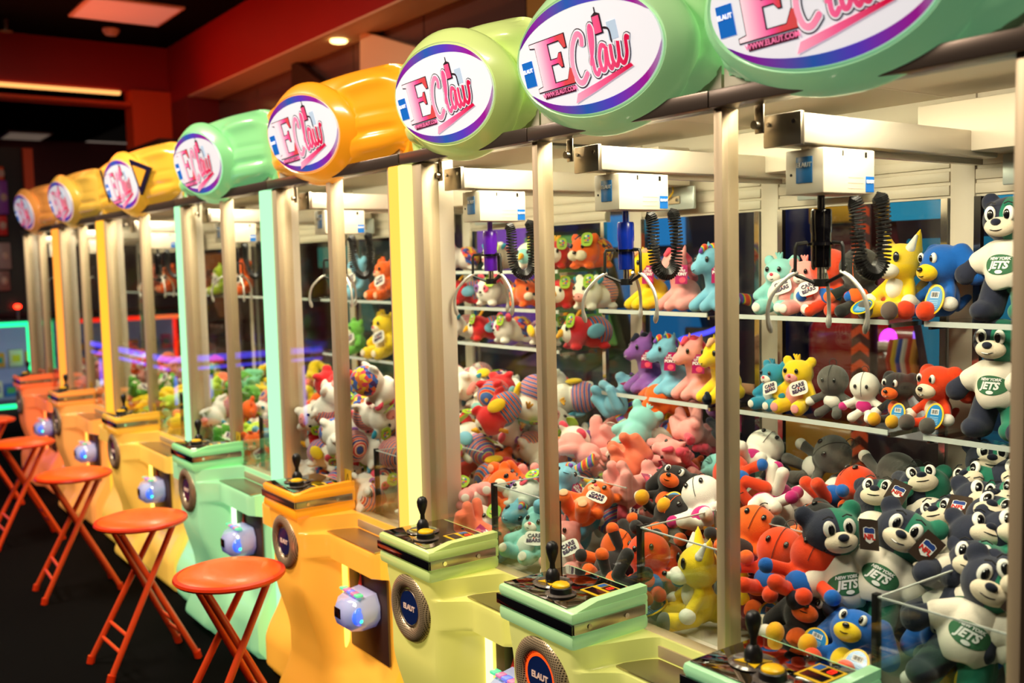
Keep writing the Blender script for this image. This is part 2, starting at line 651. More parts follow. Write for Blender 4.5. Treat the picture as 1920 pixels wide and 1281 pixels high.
def speaker(org, xp, parent, glowring=False):
    cz, cy = 0.634, 1.372
    R = []
    n = 40
    for r, y in ((0.101, 0.0), (0.101, -0.008), (0.092, -0.020), (0.078, -0.025), (0.063, -0.021), (0.054, -0.010), (0.054, 0.0)):
        R.append([(xp + r * math.cos(2 * PI * k / n), cy + y, cz + r * math.sin(2 * PI * k / n)) for k in range(n)])
    s = MB(org).rings(R).build('speaker_grille', M_GRIL, parent)
    bd = MB(org).prism(oval(0, 0, 0.048, 0.048), lambda u, v, w: (xp + u, cy - 0.014 + w, cz + v), 0.014).build('badge', mat('badge_navy', '#12275e', 0.15, coat=0.8), s)
    bd['label'] = 'round dark blue badge'
    if glowring:
        ring = MB(org)
        ring.tube([(xp + 0.0515 * math.cos(2 * PI * k / 36), cy - 0.0125, cz + 0.0515 * math.sin(2 * PI * k / 36)) for k in range(37)], 0.0035, 6)
        ring.build('badge_ring', glow('ring_orange', '#ff4a12', 1.6), s)
    else:
        MB(org).tube([(xp + 0.0515 * math.cos(2 * PI * k / 36), cy - 0.0125, cz + 0.0515 * math.sin(2 * PI * k / 36)) for k in range(37)], 0.003, 6).build('badge_ring', M_STEEL, s)
    text('badge_lettering', 'ELAUT', 0.021, mat('badge_ink', '#f0c8b0', 0.5, emit='#f0c8b0', es=0.2), s, Matrix.Translation(Vector((xp, cy - 0.0148, cz)) - Vector(org)), 0.0006)


def bill_acceptor(org, x, parent, xr):
    z = 0.475
    y0 = 1.50
    pl = MB(org).box(x - 0.085, max(x + 0.10, min(xr - 0.025, x + 0.20)), 1.492, 1.502, 0.30, 0.598, 0.003).build('coin_door', mat('coin_door_grey', '#5a4038', 0.4, 0.4), parent)
    pl['label'] = 'dark metal plate in the recess'
    MB(org).box(x - 0.04, x + 0.015, 1.489, 1.4945, 0.43, 0.585, 0.001).build('black_strip', M_BLACK, pl)
    for dx, dz in ((-.035, .578), (.01, .572), (-.035, .44), (.01, .44)):
        MB(org).cyl((x + dx, 1.486, dz), (x + dx, 1.49, dz), 0.004, n=10).build('screw', M_STEEL, pl)
    tr = MB(org).prism([(x - 0.02, 0.5), (x + 0.02, 0.5), (x + 0.012, 0.57)], lambda u, v, w: (u, 1.486 + w, v), 0.003).build('red_pointer', mat('red_print', '#d11a16', 0.5), pl)
    # faceted light-up bill entry
    prof = [(0.0, 1.0), (0.05, 0.97), (0.085, 0.82), (0.105, 0.5)]
    R = []
    for dy, sc in prof:
        R.append([(x + 0.06 + 0.082 * sc * px, y0 - 0.012 - dy, z + 0.06 * sc * pz - dy * 0.12) for px, pz in ((-1, -.35), (-.6, -.95), (.6, -.95), (1, -.35), (1, .35), (.72, .95), (-.72, .95), (-1, .35))])
    b = MB(org).rings(R).build('bill_acceptor', M_CLEARP, parent, 50)
    b['label'] = 'clear light-up bill acceptor with blue glow'
    MB(org).box(x + 0.022, x + 0.066, y0 - 0.119, y0 - 0.112, z - 0.022, z + 0.012, 0.002).build('label_window', M_BLACKG, b)
    for px, py, rx, ry in ((0.122, -0.072, 0.014, 0.036),):
        l = MB(org).ell((x + px, y0 + py, z - 0.006), (rx, ry, 0.031), (0, 0, .25), u=16, v=12).build('glow_lens', GLOWB, b)
        MB(org).ell((x + px + rx * .9, y0 + py - 0.006, z - 0.018), (0.005, 0.006, 0.006), u=10, v=8).build('led', M_BULBG, l)
    for q, mm in enumerate((M_TOPG, M_TOPP, M_TOPB, M_TOPP, M_TOPG)):
        MB(org).box(x - 0.005 + q * 0.026, x + 0.018 + q * 0.026, y0 - 0.085, y0 - 0.06, z + 0.055, z + 0.064, 0.003).build('light_segment', mm, b)


HSPAN = {(-2.64, -2.047): (-2.70, -2.047), (-3.72, -2.765): (-3.744, -2.705), (-4.84, -3.815): (-4.884, -3.748), (-6.27, -4.90): (-6.40, -4.89), (-7.50, -6.45): (-7.66, -6.405), (-8.80, -7.70): (-8.80, -7.665)}


def header(org, cx, xl, xr, m, mdark, parent, flange=0.30, ears=False):
    """moulded light box: ribbed housing, pointed oval bezel, backlit logo"""
    xl, xr = HSPAN.get((round(xl, 3), round(xr, 3)), (xl, xr))
    w2 = (xr - xl) / 2 - 0.002
    hx = (xl + xr) / 2
    nx, nz = 56, 34
    z0, z1 = 1.934, 2.225

    def ys(u, v):                       # u,v in -1..1
        e = (abs(u) ** 5 + abs(v) ** 5) ** 0.2
        y = YF + 0.02 - 0.075 * math.sqrt(max(0.0, 1 - min(1, e) ** 4))
        rib = 0.0
        if abs(u) > 0.42 and v < 0.1:
            rib = 0.012 * max(0, math.sin((v + 1) * 13.0)) * sst(0.42, 0.6, abs(u)) * (1 - sst(0.9, 0.97, abs(u))) * sst(0.1, -0.05, v)
        y += rib - 0.018 * math.exp(-((v - 0.45 - 0.25 * abs(u)) / 0.16) ** 2) * sst(0.2, 0.5, abs(u)) * (1 - sst(0.85, 0.98, abs(u)))
        return y
    R = []
    for j in range(nz + 1):
        v = -1 + 2 * j / nz
        row = []
        for i in range(nx + 1):
            u = -1 + 2 * i / nx
            # rounded corners
            k = 1 - 0.03 * max(0, abs(v) ** 6)
            top = (z1 + 0.02 * (1 - u * u)) if v > 0 else z0
            zz = (z0 + z1) / 2 + (top - (z0 + z1) / 2) * abs(v) * (1 - 0.12 * abs(u) ** 10) if v > 0 else (z0 + z1) / 2 - ((z0 + z1) / 2 - z0) * abs(v) * (1 - 0.06 * abs(u) ** 10)
            row.append((hx + u * w2 * k, ys(u, v), zz))
        row += [(hx + w2, YF + 0.10, row[-1][2]), (hx - w2, YF + 0.10, row[0][2])]
        R.append(row)
    h = MB(org).rings(R).build('header_housing', m, parent, 60)
    cz = 2.055
    n = 64

    def ring(a, b, y, e=1.0):
        return [(cx + p[0], y, cz + math.copysign(abs(p[1] / b) ** e * b, p[1])) for p in oval(0, 0, a, b, n)]
    fa, fb = flange, 0.172
    la, lb = flange - 0.052, 0.126
    R = [ring(fa * 0.80, fb * 0.74, YF + 0.02), ring(fa * 0.965, fb * 0.93, 1.537, 1.1), ring(fa * 0.995, fb * 0.985, 1.526, 1.14), ring(fa, fb, 1.518, 1.14), ring(fa * 0.992, fb * 0.99, 1.510, 1.14), ring(fa * 0.95, fb * 0.93, 1.498, 1.1), ring(la + 0.014, lb + 0.012, 1.478, 1.03), ring(la + 0.007, lb + 0.006, 1.474), ring(la, lb, 1.479)]
    bz = MB(org).rings(R, True, True, True).build('header_bezel', m, parent, 60)
    sg = MB(org).prism(oval(cx, cz, la * 0.985, lb * 0.985, 56), lambda u, v, w: (u, 1.4705 + w, v), 0.006).build('sign_panel', M_SIGN, parent)
    sg['label'] = 'white backlit oval sign with pink lettering'
    y = 1.4700
    so = (cx, 0, cz)
    org2 = Vector(org) - Vector((cx, 0, cz))          # ink built round the sign centre, object placed there

    def ink(name, fn, m, y):
        mb = MB((0, 0, 0))
        fn(mb, 0)
        o = mb.build(name, m, sg)
        o.location = Vector((cx, y, cz)) - Vector(org)
        return o
    k = la / 0.25
    Wd = 0.5 * k

    def arcs(mb, yy):
        for a0, a1 in ((0.42, 2.75), (3.62, 6.2)):
            o = oval(0, 0, la * 0.99, lb * 0.99, 36, 1, a0, a1)
            i = []
            for q in range(36):
                f = math.sin(PI * q / 35) ** 0.6
                t = a0 + (a1 - a0) * q / 35
                i.append(((la * (0.99 - 0.075 * f)) * math.cos(t), (lb * (0.99 - 0.17 * f)) * math.sin(t)))
            mb.rings([[(p[0], yy, p[1]), (r[0], yy, r[1]), (r[0], yy + 0.001, r[1]), (p[0], yy + 0.001, p[1])] for p, r in zip(o, i)])
    ink('oil_sheen_arc', arcs, M_RING, y)
    rt = 0.03
    T = lambda p: ((p[0] * math.cos(rt) - p[1] * math.sin(rt)) * k, (p[0] * math.sin(rt) + p[1] * math.cos(rt)) * k)
    E = [(-.170, -.066), (-.040, -.066), (-.040, -.020), (-.048, -.020), (-.062, -.052), (-.108, -.052), (-.108, .006), (-.082, .006), (-.074, -.008), (-.068, -.008), (-.068, .034), (-.074, .034), (-.082, .020), (-.108, .020), (-.108, .072), (-.066, .072), (-.054, .046), (-.046, .046), (-.046, .086), (-.170, .086), (-.170, .076), (-.152, .072), (-.152, -.052), (-.170, -.056)]
    E = [(-.048 + (u + .040) * 1.055, -.052 + (v + .066) * .724) for u, v in E]
    def grow(P, d):
        out = []
        n_ = len(P)
        for i in range(n_):
            a, b, c = Vector(P[i - 1]), Vector(P[i]), Vector(P[(i + 1) % n_])
            n1 = Vector(((b - a).y, -(b - a).x)).normalized()
            n2 = Vector(((c - b).y, -(c - b).x)).normalized()
            s = (n1 + n2)
            s = s / max(0.6, s.dot(n1)) if s.length > 1e-4 else n1
            out.append(tuple(b + s * d))
        return out
    Lw = {'C': [(.25, .70), (.27, .90), (.19, .98), (.07, .78), (.00, .42), (.04, .08), (.14, .0), (.27, .16)],
          'l': [(.35, .26), (.46, .66), (.49, .95), (.45, 1.0), (.41, .6), (.395, .16), (.44, .04), (.50, .14)],
          'a': [(.68, .50), (.60, .56), (.53, .34), (.54, .10), (.61, .12), (.68, .50), (.67, .2), (.71, .05), (.77, .16)],
          'w': [(.77, .52), (.76, .2), (.82, .06), (.89, .25), (.91, .52), (.89, .2), (.95, .06), (1.03, .22), (1.06, .52), (1.12, .48)]}
    box = lambda p: T((-.044 + p[0] * .178, -.058 + p[1] * .104 + p[0] * .010))
    strokes = [cr([box(p) for p in v], 7) for v in Lw.values()]
    sw = [T(p) for p in ((-.060, -.098), (-.048, -.078), (.145, -.046), (.150, -.053), (.09, -.066), (.02, -.082))]
    def dark(mb, yy):
        flat(mb, grow([T(p) for p in E], 0.0024 * k), yy)
        for q, st in enumerate(strokes):
            ribbon(mb, st, (0.0245 if q == 0 else 0.021) * k, yy - 0.0001 * q)
        flat(mb, grow(sw, 0.0028 * k), yy)
        # outline of the little claw above the letters
        ribbon(mb, cr([T(p) for p in ((.030, .006), (.032, .034), (.050, .042))], 6), 0.005 * k, yy)
        ribbon(mb, cr([T(p) for p in ((.098, .006), (.096, .034), (.078, .042))], 6), 0.005 * k, yy)
        flat(mb, [T(p) for p in ((.049, .030), (.079, .030), (.078, .072), (.066, .077), (.0655, .088), (.0625, .088), (.062, .077), (.050, .072))], yy)
    ink('outline_print', dark, mat('outline_ink', '#2a1420', 0.5, emit='#2a1420', es=0.05), y - 0.0008)
    ink('white_print', lambda mb, yy: [ribbon(mb, st, (0.0195 if q == 0 else 0.0162) * k, yy - 0.0001 * q) for q, st in enumerate(strokes)], M_SIGN, y - 0.0014)
    def pk(mb, yy):
        for q, st in enumerate(strokes):
            ribbon(mb, st, (0.0125 if q == 0 else 0.0102) * k, yy - 0.0001 * q)
        flat(mb, sw, yy)
        flat(mb, [T(p) for p in ((.0525, .033), (.0755, .033), (.0745, .069), (.0535, .069))], yy)
    ink('pink_script', pk, M_PINK, y - 0.0022)
    ink('big_initial', lambda mb, yy: flat(mb, [T(p) for p in E], yy), M_PINKE, y - 0.0018)
    ink('address_bar', lambda mb, yy: flat(mb, [T(p) for p in ((-.168, -.071), (-.052, -.071), (-.052, -.056), (-.168, -.056))], yy), mat('dark_bar_print', '#5a1030', 0.5, emit='#5a1030', es=0.15), y - 0.001)
    ink('blue_square', lambda mb, yy: flat(mb, [T(p) for p in ((-.230, -.034), (-.190, -.034), (-.190, .024), (-.230, .024))], yy), M_SIGNBLUE, y - 0.001)
    ink('pale_square', lambda mb, yy: flat(mb, [T(p) for p in ((.092, .012), (.122, .012), (.122, .05), (.092, .05))], yy), mat('pale_blue_print', '#b9cfe6', 0.4, emit='#b9cfe6', es=0.4), y - 0.0004)
    base = Vector((cx, y - 0.0024, cz)) - Vector(org)
    p = T((-.110, -.0635))
    text('address_lettering', 'WWW.ELAUT.COM', 0.0145 * k, mat('pink_ink', '#ff7fb4', 0.5, emit='#ff7fb4', es=0.4), sg, Matrix.Translation(base + Vector((p[0], 0, p[1]))) @ Matrix.Rotation(-rt, 4, 'Y'), 0.0002)
    p = T((-.210, .002))
    text('square_lettering', 'ELAUT', 0.0125 * k, mat('white_sign_ink', '#ffffff', 0.5, emit='#ffffff', es=0.6), sg, Matrix.Translation(base + Vector((p[0], 0, p[1]))) @ Matrix.Rotation(-rt, 4, 'Y'), 0.0004)
    if ears:
        for sgn in (-1, 1):
            P = [(cx + sgn * (la + .006), cz - .075), (cx + sgn * (la - .012), cz + .105), (cx + sgn * (la + .155), cz + .05)]
            if sgn < 0:
                P = P[::-1]
            e = MB(org).prism(P, lambda u, v, w: (u, 1.464 + 0.28 * max(0, abs(u - cx) - la) + w, v), 0.012).build('ear_badge', mat('ear_navy', '#1c1640', 0.4), parent)
            c = [sum(q[0] for q in P) / 3, sum(q[1] for q in P) / 3]
            MB(org).prism([(c[0] + (q[0] - c[0]) * .6, c[1] + (q[1] - c[1]) * .6) for q in P], lambda u, v, w: (u, 1.461 + 0.28 * max(0, abs(u - cx) - la) + w, v), 0.003).build('ear_inset', mdark, e)
    # the whole sign leans forward at the top
    todo = [(c, 0.0) for c in parent.children if c.name.split('.')[0] in ('header_bezel', 'sign_panel', 'ear_badge')]
    while todo:
        o, z0_ = todo.pop()
        zo = z0_ + o.location.z
        for v in o.data.vertices:
            v.co.y -= (v.co.z + zo - cz) * 0.25
        todo += [(c, zo) for c in o.children]


def sticker(name, org, c, w, h, parent, axis='y', sz=0.016):
    """blue maker's label facing -Y (axis y) or +X (axis x)"""
    x, y, z = c
    if axis == 'y':
        o = MB(org).box(x - w / 2, x + w / 2, y, y + 0.001, z - h / 2, z + h / 2).build(name, M_BLUE, parent)
        M = Matrix.Translation(Vector((x, y - 0.001, z + h * 0.15)) - Vector(org))
    else:
        o = MB(org).box(x - 0.001, x, y - w / 2, y + w / 2, z - h / 2, z + h / 2).build(name, M_BLUE, parent)
        M = Matrix.Translation(Vector((x + 0.001, y, z + h * 0.15)) - Vector(org)) @ Matrix.Rotation(PI / 2, 4, 'Z')
    return o, M


def claw(org, gx, parent, motor_m, drop=0.0, cy=1.76):
    """gantry beam, carriage, claw and its coiled cable"""
    b = MB(org)
    b.box(gx, gx + 0.088, 1.634, 2.36, 1.819, 1.878, 0.004)
    b.box(gx + 0.03, gx + 0.05, 1.70, 2.36, 1.806, 1.819)
    beam = b.build('gantry_beam', M_ALU2, parent)
    e = MB(org).box(gx - 0.003, gx + 0.091, 1.622, 1.634, 1.816, 1.881, 0.002).build('end_plate', M_STEEL, beam)
    for dx in (0.012, 0.075):
        MB(org).cyl((gx + dx, 1.619, 1.862), (gx + dx, 1.624, 1.862), 0.005, n=10).build('bolt', M_CHROME, e)
    hb = MB(org).box(gx - 0.012, gx + 0.012, 1.606, 1.61, 1.845, 1.925, 0.002).build('hanger_bracket', M_STEEL, beam)
    MB(org).cyl((gx - 0.003, 1.594, 1.862), (gx - 0.003, 1.612, 1.862), 0.009, n=12).build('pivot_bolt', M_STEEL, beam)
    MB(org).box(gx - 0.05, gx + 0.28, 2.24, 2.38, 1.83, 1.95, 0.004).build('drive_housing', M_WHITE, parent)
    mp = MB(org).box(gx + 0.09, gx + 0.30, 2.375, 2.385, 1.755, 1.829, 0.003).build('motor_plate', mat('zinc_plate', '#c6d0cc', 0.35, 0.6), parent)
    MB(org).box(gx + 0.14, gx + 0.24, 2.368, 2.374, 1.775, 1.80, 0.002).build('wire_clip', M_ALU, mp)
    MB(org).tube(cr([(gx + 0.22, 2.36, 1.83), (gx + 0.225, 2.355, 1.81), (gx + 0.19, 2.36, 1.788)], 5), 0.003, 6).build('yellow_wire', M_YELLOW, mp)
    for dx in (0.145, 0.235):
        MB(org).cyl((gx + dx, 2.362, 1.787), (gx + dx, 2.37, 1.787), 0.006, n=10).build('bolt', M_CHROME, mp)
    # carriage
    x0, x1, y0, y1, z0, z1 = gx + 0.006, gx + 0.10, cy - 0.08, cy + 0.09, 1.722, 1.812
    c = MB(org).box(x0, x1, y0, y1, z0, z1, 0.003).build('carriage', M_WHITE, parent)
    MB(org).box(x0 + 0.028, x0 + 0.068, y0 - 0.002, y0, z0 + 0.022, z1 - 0.015, 0.0009).build('blue_label', mat('label_blue', '#2a6aa4', 0.25, coat=0.4), c)
    text('label_lettering', 'ELAUT', 0.0125, M_INKW, c, Matrix.Translation(Vector((x0 + 0.048, y0 - 0.0026, z0 + 0.058)) - Vector(org)), 0.0003)
    MB(org).cyl((x0 + 0.015, y0 - 0.001, z0 + 0.04), (x0 + 0.015, y0 + 0.002, z0 + 0.04), 0.003, n=10).build('hole', M_BLACK, c)
    o, M = sticker('maker_label', org, (x1 + 0.0012, y1 - 0.018, z0 + 0.02), 0.028, 0.032, c, 'x')
    text('maker_lettering', 'ELAUT', 0.0085, M_INKW, c, M, 0.0003)
    MB(org).box(x1, x1 + 0.001, y0 + 0.06, y0 + 0.064, z1 - 0.015, z1 - 0.004).build('slot', M_BLACK, c)
    MB(org).box(x1, x1 + 0.001, y1 - 0.035, y1 - 0.028, z1 - 0.016, z1 - 0.005).build('slot', M_BLACK, c)
    ln = MB(org)
    for dz in (0.032, 0.021, 0.010):
        ln.box(x1, x1 + 0.0006, y0 + 0.08, y0 + 0.08 + 0.05, z0 + dz, z0 + dz + 0.0015)
    ln.build('small_print', mat('grey_print', '#b8b0a6', 0.6), c)
    # claw head
    px, py = gx + 0.014 + 0.02, cy
    zt = 1.722 - drop
    s = MB(org)
    s.cyl((px, py, zt + 0.002), (px, py, zt - 0.028), 0.008, n=12)
    if drop:
        s.cyl((px, py, 1.722), (px, py, zt), 0.0015, n=6)
    s.lathe([(0, -0.028), (0.020, -0.028), (0.022, -0.032), (0.022, -0.075), (0.0205, -0.078), (0.0205, -0.148), (0.019, -0.15), (0, -0.15)], (px, py, zt), 24)
    h = s.build('claw_head', motor_m, parent)
    r = MB(org).cyl((px, py, zt - 0.15), (px, py, zt - 0.176), 0.008, n=14)
    r.build('plunger', M_CHROME, h)
    hub = MB(org).lathe([(0, -0.174), (0.016, -0.174), (0.016, -0.19), (0, -0.19)], (px, py, zt), 12).build('hub', M_BLACK, h)
    col = MB(org).lathe([(0.0225, -0.098), (0.028, -0.098), (0.028, -0.104), (0.0225, -0.104)], (px, py, zt), 20).build('collar', M_BLACKG, h)
    for q in range(3):
        a = -PI / 2 - 0.55 + q * 2 * PI / 3
        ux, uy = math.cos(a), math.sin(a)
        P = lambda r_, z_: (px + ux * r_, py + uy * r_, zt + z_)
        MB(org).tube([P(0.03, -0.098), P(0.052, -0.10), P(0.055, -0.108), P(0.056, -0.165)], 0.0042, 6).build('link_arm', M_BLACK, h)
        MB(org).tube([P(0.014, -0.182), P(0.056, -0.164)], 0.0042, 6).build('lower_link', M_BLACK, h)
        f = MB(org)
        pts = cr([P(0.05, -0.158), P(0.075, -0.172), P(0.105, -0.205), P(0.115, -0.245), P(0.108, -0.285)], 6)
        rr = [0.0045] * (len(pts) - 5) + [0.005, 0.0062, 0.007, 0.006, 0.003]
        f.tube(pts, rr, 8)
        f.build('claw_finger', mat('claw_silver', '#d6d0c6', 0.32, 0.55), h)
    # coiled cable
    U = cr([(px + 0.05, py + 0.03, zt - 0.006), (px + 0.062, py + 0.035, zt - 0.03), (px + 0.064, py + 0.035, zt - 0.09), (px + 0.066, py + 0.045, zt - 0.145), (px + 0.072, py + 0.075, zt - 0.165), (px + 0.078, py + 0.10, zt - 0.14), (px + 0.078, py + 0.105, zt - 0.08), (px + 0.075, py + 0.10, zt - 0.02), (px + 0.07, py + 0.095, zt + 0.004)], 44)
    hel = []
    nT = 58
    up = Vector((1, 0, 0))
    for i, p in enumerate(U):
        t = (U[min(i + 1, len(U) - 1)] - U[max(i - 1, 0)]).normalized()
        n1 = (up - t * up.dot(t)).normalized()
        n2 = t.cross(n1)
        a = 2 * PI * nT * i / (len(U) - 1)
        k = min(1, i / 22, (len(U) - 1 - i) / 22)
        hel.append(p + (n1 * math.cos(a) + n2 * math.sin(a)) * 0.0150 * k)
    MB(org).tube(hel, 0.0026, 5).build('coiled_cable', M_BLACK, parent)
    return px, py


M_TUBE = {}


def machine(label, name, xl, xr, xp, cx, key, thin=None, left_post=True, right_post=True, strips=(), shelves=(1.43, 1.15), gx=None, motor=None, flange=0.30, ears=False, bill=True, ringglow=False, k=0, chute=True, labelsticker=False, light=11.5, hkey=None):
    org = ((xl + xr) / 2, YF, 0.0)
    t = thing('claw_machine', org, label, 'claw machine', 'claw machines in the row')
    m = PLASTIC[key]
    # hidden lower cabinet behind the moulding
    MB(org).box(xl + 0.004, xr - 0.004, 1.558, YB + 0.02, 0.012, 0.66, 0.004).build('lower_cabinet', mat('cabinet_pale', '#b8b0a4', 0.4), t)
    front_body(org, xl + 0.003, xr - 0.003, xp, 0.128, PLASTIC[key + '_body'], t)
    console(org, xp, m, t, k)
    speaker(org, xp, t, ringglow)
    lt = MB(org)
    lt.cyl((xp + 0.19, 1.498, 0.16), (xp + 0.19, 1.498, 0.585), 0.011, n=12)
    lt.build('recess_light_tube', glow('tube_' + key, TUBE[key], 3.0), t)
    if bill:
        bill_acceptor(org, xp + 0.315, t, xr)
    # tray and sill
    MB(org).box(xp + 0.165, xr - 0.015, 1.448, 1.556, 0.6875, 0.6915).build('steel_tray', M_STEEL, t)
    sl = MB(org)
    sl.box(xl + 0.004, xr - 0.004, 1.556, 1.61, 0.662, 0.735, 0.004)
    sl.box(xp + 0.16, xr - 0.012, 1.548, 1.556, 0.694, 0.722, 0.002)
    sill = sl.build('glass_sill', M_ALU, t)
    # bed, back frame, top
    MB(org).prism([(1.612, 0.664), (YB - 0.01, 0.664), (YB - 0.01, 0.88), (1.89, 0.70), (1.612, 0.70)], lambda u, v, w: (xl + 0.012 + w, u, v), xr - xl - 0.024).build('prize_bed', M_BED, t)
    fr = MB(org)
    fr.box(xl + 0.001, xl + 0.066, YB - 0.006, YB + 0.03, 0.664, 1.99, 0.002)
    if right_post == 'both':
        fr.box(xr - 0.066, xr - 0.001, YB - 0.006, YB + 0.03, 0.664, 1.99, 0.002)
    fr.build('back_post', M_WHITE, t)
    for dx in (xl + 0.077, xr - 0.012):
        MB(org).box(dx - 0.009, dx + 0.009, YB - 0.012, YB + 0.004, 0.80, 1.735).build('slotted_rail', M_CHROME, t)
    bp = MB(org)
    bp.box(xl + 0.067, xr - 0.002, YB, YB + 0.02, 1.735, 1.99, 0.0)
    for q in range(3):
        bp.box(xl + 0.067, xr - 0.002, YB - 0.006, YB, 1.742 + q * 0.035, 1.768 + q * 0.035, 0.002)
    bp.build('back_panel', M_WHITE, t)
    MB(org).box(xl + 0.001, xr - 0.001, 1.60, YB + 0.03, 1.99, 2.0).build('interior_ceiling', M_WHITE, t)
    MB(org).box(xl + 0.01, xr - 0.01, 1.665, YB + 0.02, 2.0, 2.16, 0.01).build('top_box', mat('top_box_dark', '#3a3028', 0.5), t)
    fa_, fb_ = HSPAN.get((round(xl, 3), round(xr, 3)), (xl, xr))
    MB(org).box(fa_ + 0.001, fb_ - 0.001, 1.536, 1.60, ZT + 0.0005, 1.936, 0.003).build('fascia', M_DARKMET, t)
    MB(org).box(xl + 0.004, xr - 0.004, 1.58, 1.61, 1.936, 1.99).build('fascia_liner', M_WHITE, t)
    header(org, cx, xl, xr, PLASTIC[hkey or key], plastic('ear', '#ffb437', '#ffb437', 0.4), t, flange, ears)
    # glass
    g0 = xl + 0.025
    g1 = xr - 0.002
    splits = [g0] + ([thin] if thin else []) + [g1]
    for a, b in zip(splits, splits[1:]):
        MB(org).box(a + 0.004, b - 0.004, YF, YF + 0.006, 0.735, ZT).build('front_glass', M_GLASS, t, None)
    MB(org).box(xl + 0.067, xr - 0.004, YB + 0.004, YB + 0.010, 0.72, 1.735).build('back_glass', M_SIDE, t, None)
    if left_post:
        MB(org).box(xl + 0.001, xl + 0.006, 1.615, YB - 0.012, 0.74, 1.985).build('side_glass', M_SIDE, t, None)
    # posts
    if left_post == 'corner':
        pw = 0.055 if name == 'A' else 0.045
        MB(org).box(xl, xl + pw, 1.545, 1.606, 0.735, ZT, 0.003).build('corner_post', M_ALU, t)
        MB(org).box(xl, xl + 0.012, 1.607, 1.685 if name == 'A' else 1.65, 0.74, 1.985, 0.002).build('side_jamb', M_WHITE, t)
    else:
        MB(org).box(xl + 0.001, xl + 0.024, 1.55, 1.60, 0.735, ZT, 0.002).build('glass_post', M_ALU, t)
    if right_post in ('corner',):
        MB(org).box(xr - 0.03, xr, 1.545, 1.606, 0.735, ZT, 0.003).build('corner_post', M_ALU, t)
        MB(org).box(xr - 0.012, xr, 1.607, 1.63, 0.74, 1.985, 0.002).build('side_jamb', M_WHITE, t)
    elif right_post == 'both':
        MB(org).box(xr - 0.024, xr - 0.001, 1.55, 1.60, 0.735, ZT, 0.002).build('glass_post', M_ALU, t)
    if thin:
        MB(org).box(thin - 0.016, thin + 0.016, 1.548, 1.60, 0.735, ZT, 0.002).build('glass_post', M_ALU, t)
        if labelsticker:
            lb = MB(org).box(thin + 0.02, thin + 0.075, YF - 0.0012, YF - 0.0002, 0.76, 0.88).build('warning_label', mat('warning_yellow', '#c8a21c', 0.5), t)
            w = MB(org)
            for q in range(4):
                w.box(thin + 0.028, thin + 0.066, YF - 0.0022, YF - 0.0012, 0.768 + q * 0.010, 0.772 + q * 0.010)
            w.tube([(thin + 0.03, YF - 0.002, 0.82), (thin + 0.047, YF - 0.002, 0.865), (thin + 0.064, YF - 0.002, 0.82), (thin + 0.03, YF - 0.002, 0.82)], 0.001, 4)
            w.build('warning_print', M_INKK, lb)
        MB(org).box(thin - 0.02, thin + 0.03, 1.53, 1.552, 0.70, 0.74, 0.003).build('door_latch', M_CHROME, t)
    # LED corner strips
    for sx0, sx1, y0, y1, c, st in strips:
        ls = MB(org).box(sx0, sx1, y0, y1, 0.01, ZT, 0.004).build('led_strip', glow('led_' + c, c, st), t)
        ls['label'] = 'glowing vertical corner strip'
    # shelves
    for z in shelves:
        s = MB(org).box(xl + 0.05, xr - 0.05, 2.24, YB - 0.014, z - 0.008, z, 0.001).build('shelf', M_ACRYL, t, None)
        MB(org).box(xl + 0.048, xr - 0.05, 2.236, 2.24, z - 0.012, z + 0.001).build('shelf_edge', mat('acrylic_edge', '#cfd6d2', 0.2, coat=0.5), s)
        for bx in (xl + 0.055, xr - 0.055):
            MB(org).box(bx - 0.004, bx + 0.004, 2.25, YB - 0.012, z - 0.02, z - 0.0085).build('shelf_bracket', M_CHROME, s)
    # prize chute box
    if chute:
        c0, c1, cy1, ct = xr - 0.303, xr - 0.018, 1.872, 0.955
        ch = MB(org)
        ch.box(c0, c0 + 0.004, 1.62, cy1, 0.704, ct)
        ch.box(c0, c1, cy1, cy1 + 0.004, 0.704, ct)
        ch.box(c0 + 0.005, c1, 1.616, 1.620, 0.738, ct)
        cb = ch.build('chute_wall', M_ACRYL, t, None)
        eg = MB(org)
        eg.box(c0, c0 + 0.004, 1.62, cy1, ct + 0.0002, ct + 0.003)
        eg.box(c0, c1, cy1, cy1 + 0.004, ct + 0.0002, ct + 0.003)
        eg.box(c0, c1, 1.616, 1.620, ct + 0.0002, ct + 0.003)
        eg.box(c0 - 0.001, c0 + 0.005, cy1, cy1 + 0.005, 0.72, ct + 0.003)
        eg.build('polished_edge', MATS['acrylic_edge'], cb, None)
        for cxp in (c0 - 0.006, c1 + 0.004):
            MB(org).box(cxp - 0.006, cxp + 0.006, 1.614, 1.630, 0.736, ct + 0.006, 0.001).build('chute_post', M_BLACK, t)
    if gx is not None:
        claw(org, gx, t, motor or M_BLACKG, 0.0)
    # lamp under the ceiling
    lm = MB(org).box(xl + 0.10, xr - 0.08, 1.70, 1.74, 1.972, 1.99, 0.004).build('lamp_tube', glow('interior_lamp', '#fff0d8', 4.0), t)
    area('interior_light', ((xl + xr) / 2, 1.72, 1.958), (math.radians(15), 0, 0), (xr - xl) * 0.8, 0.2, light * max(1.0, (xr - xl) / 0.8), (1.0, 0.84, 0.64))
    return t


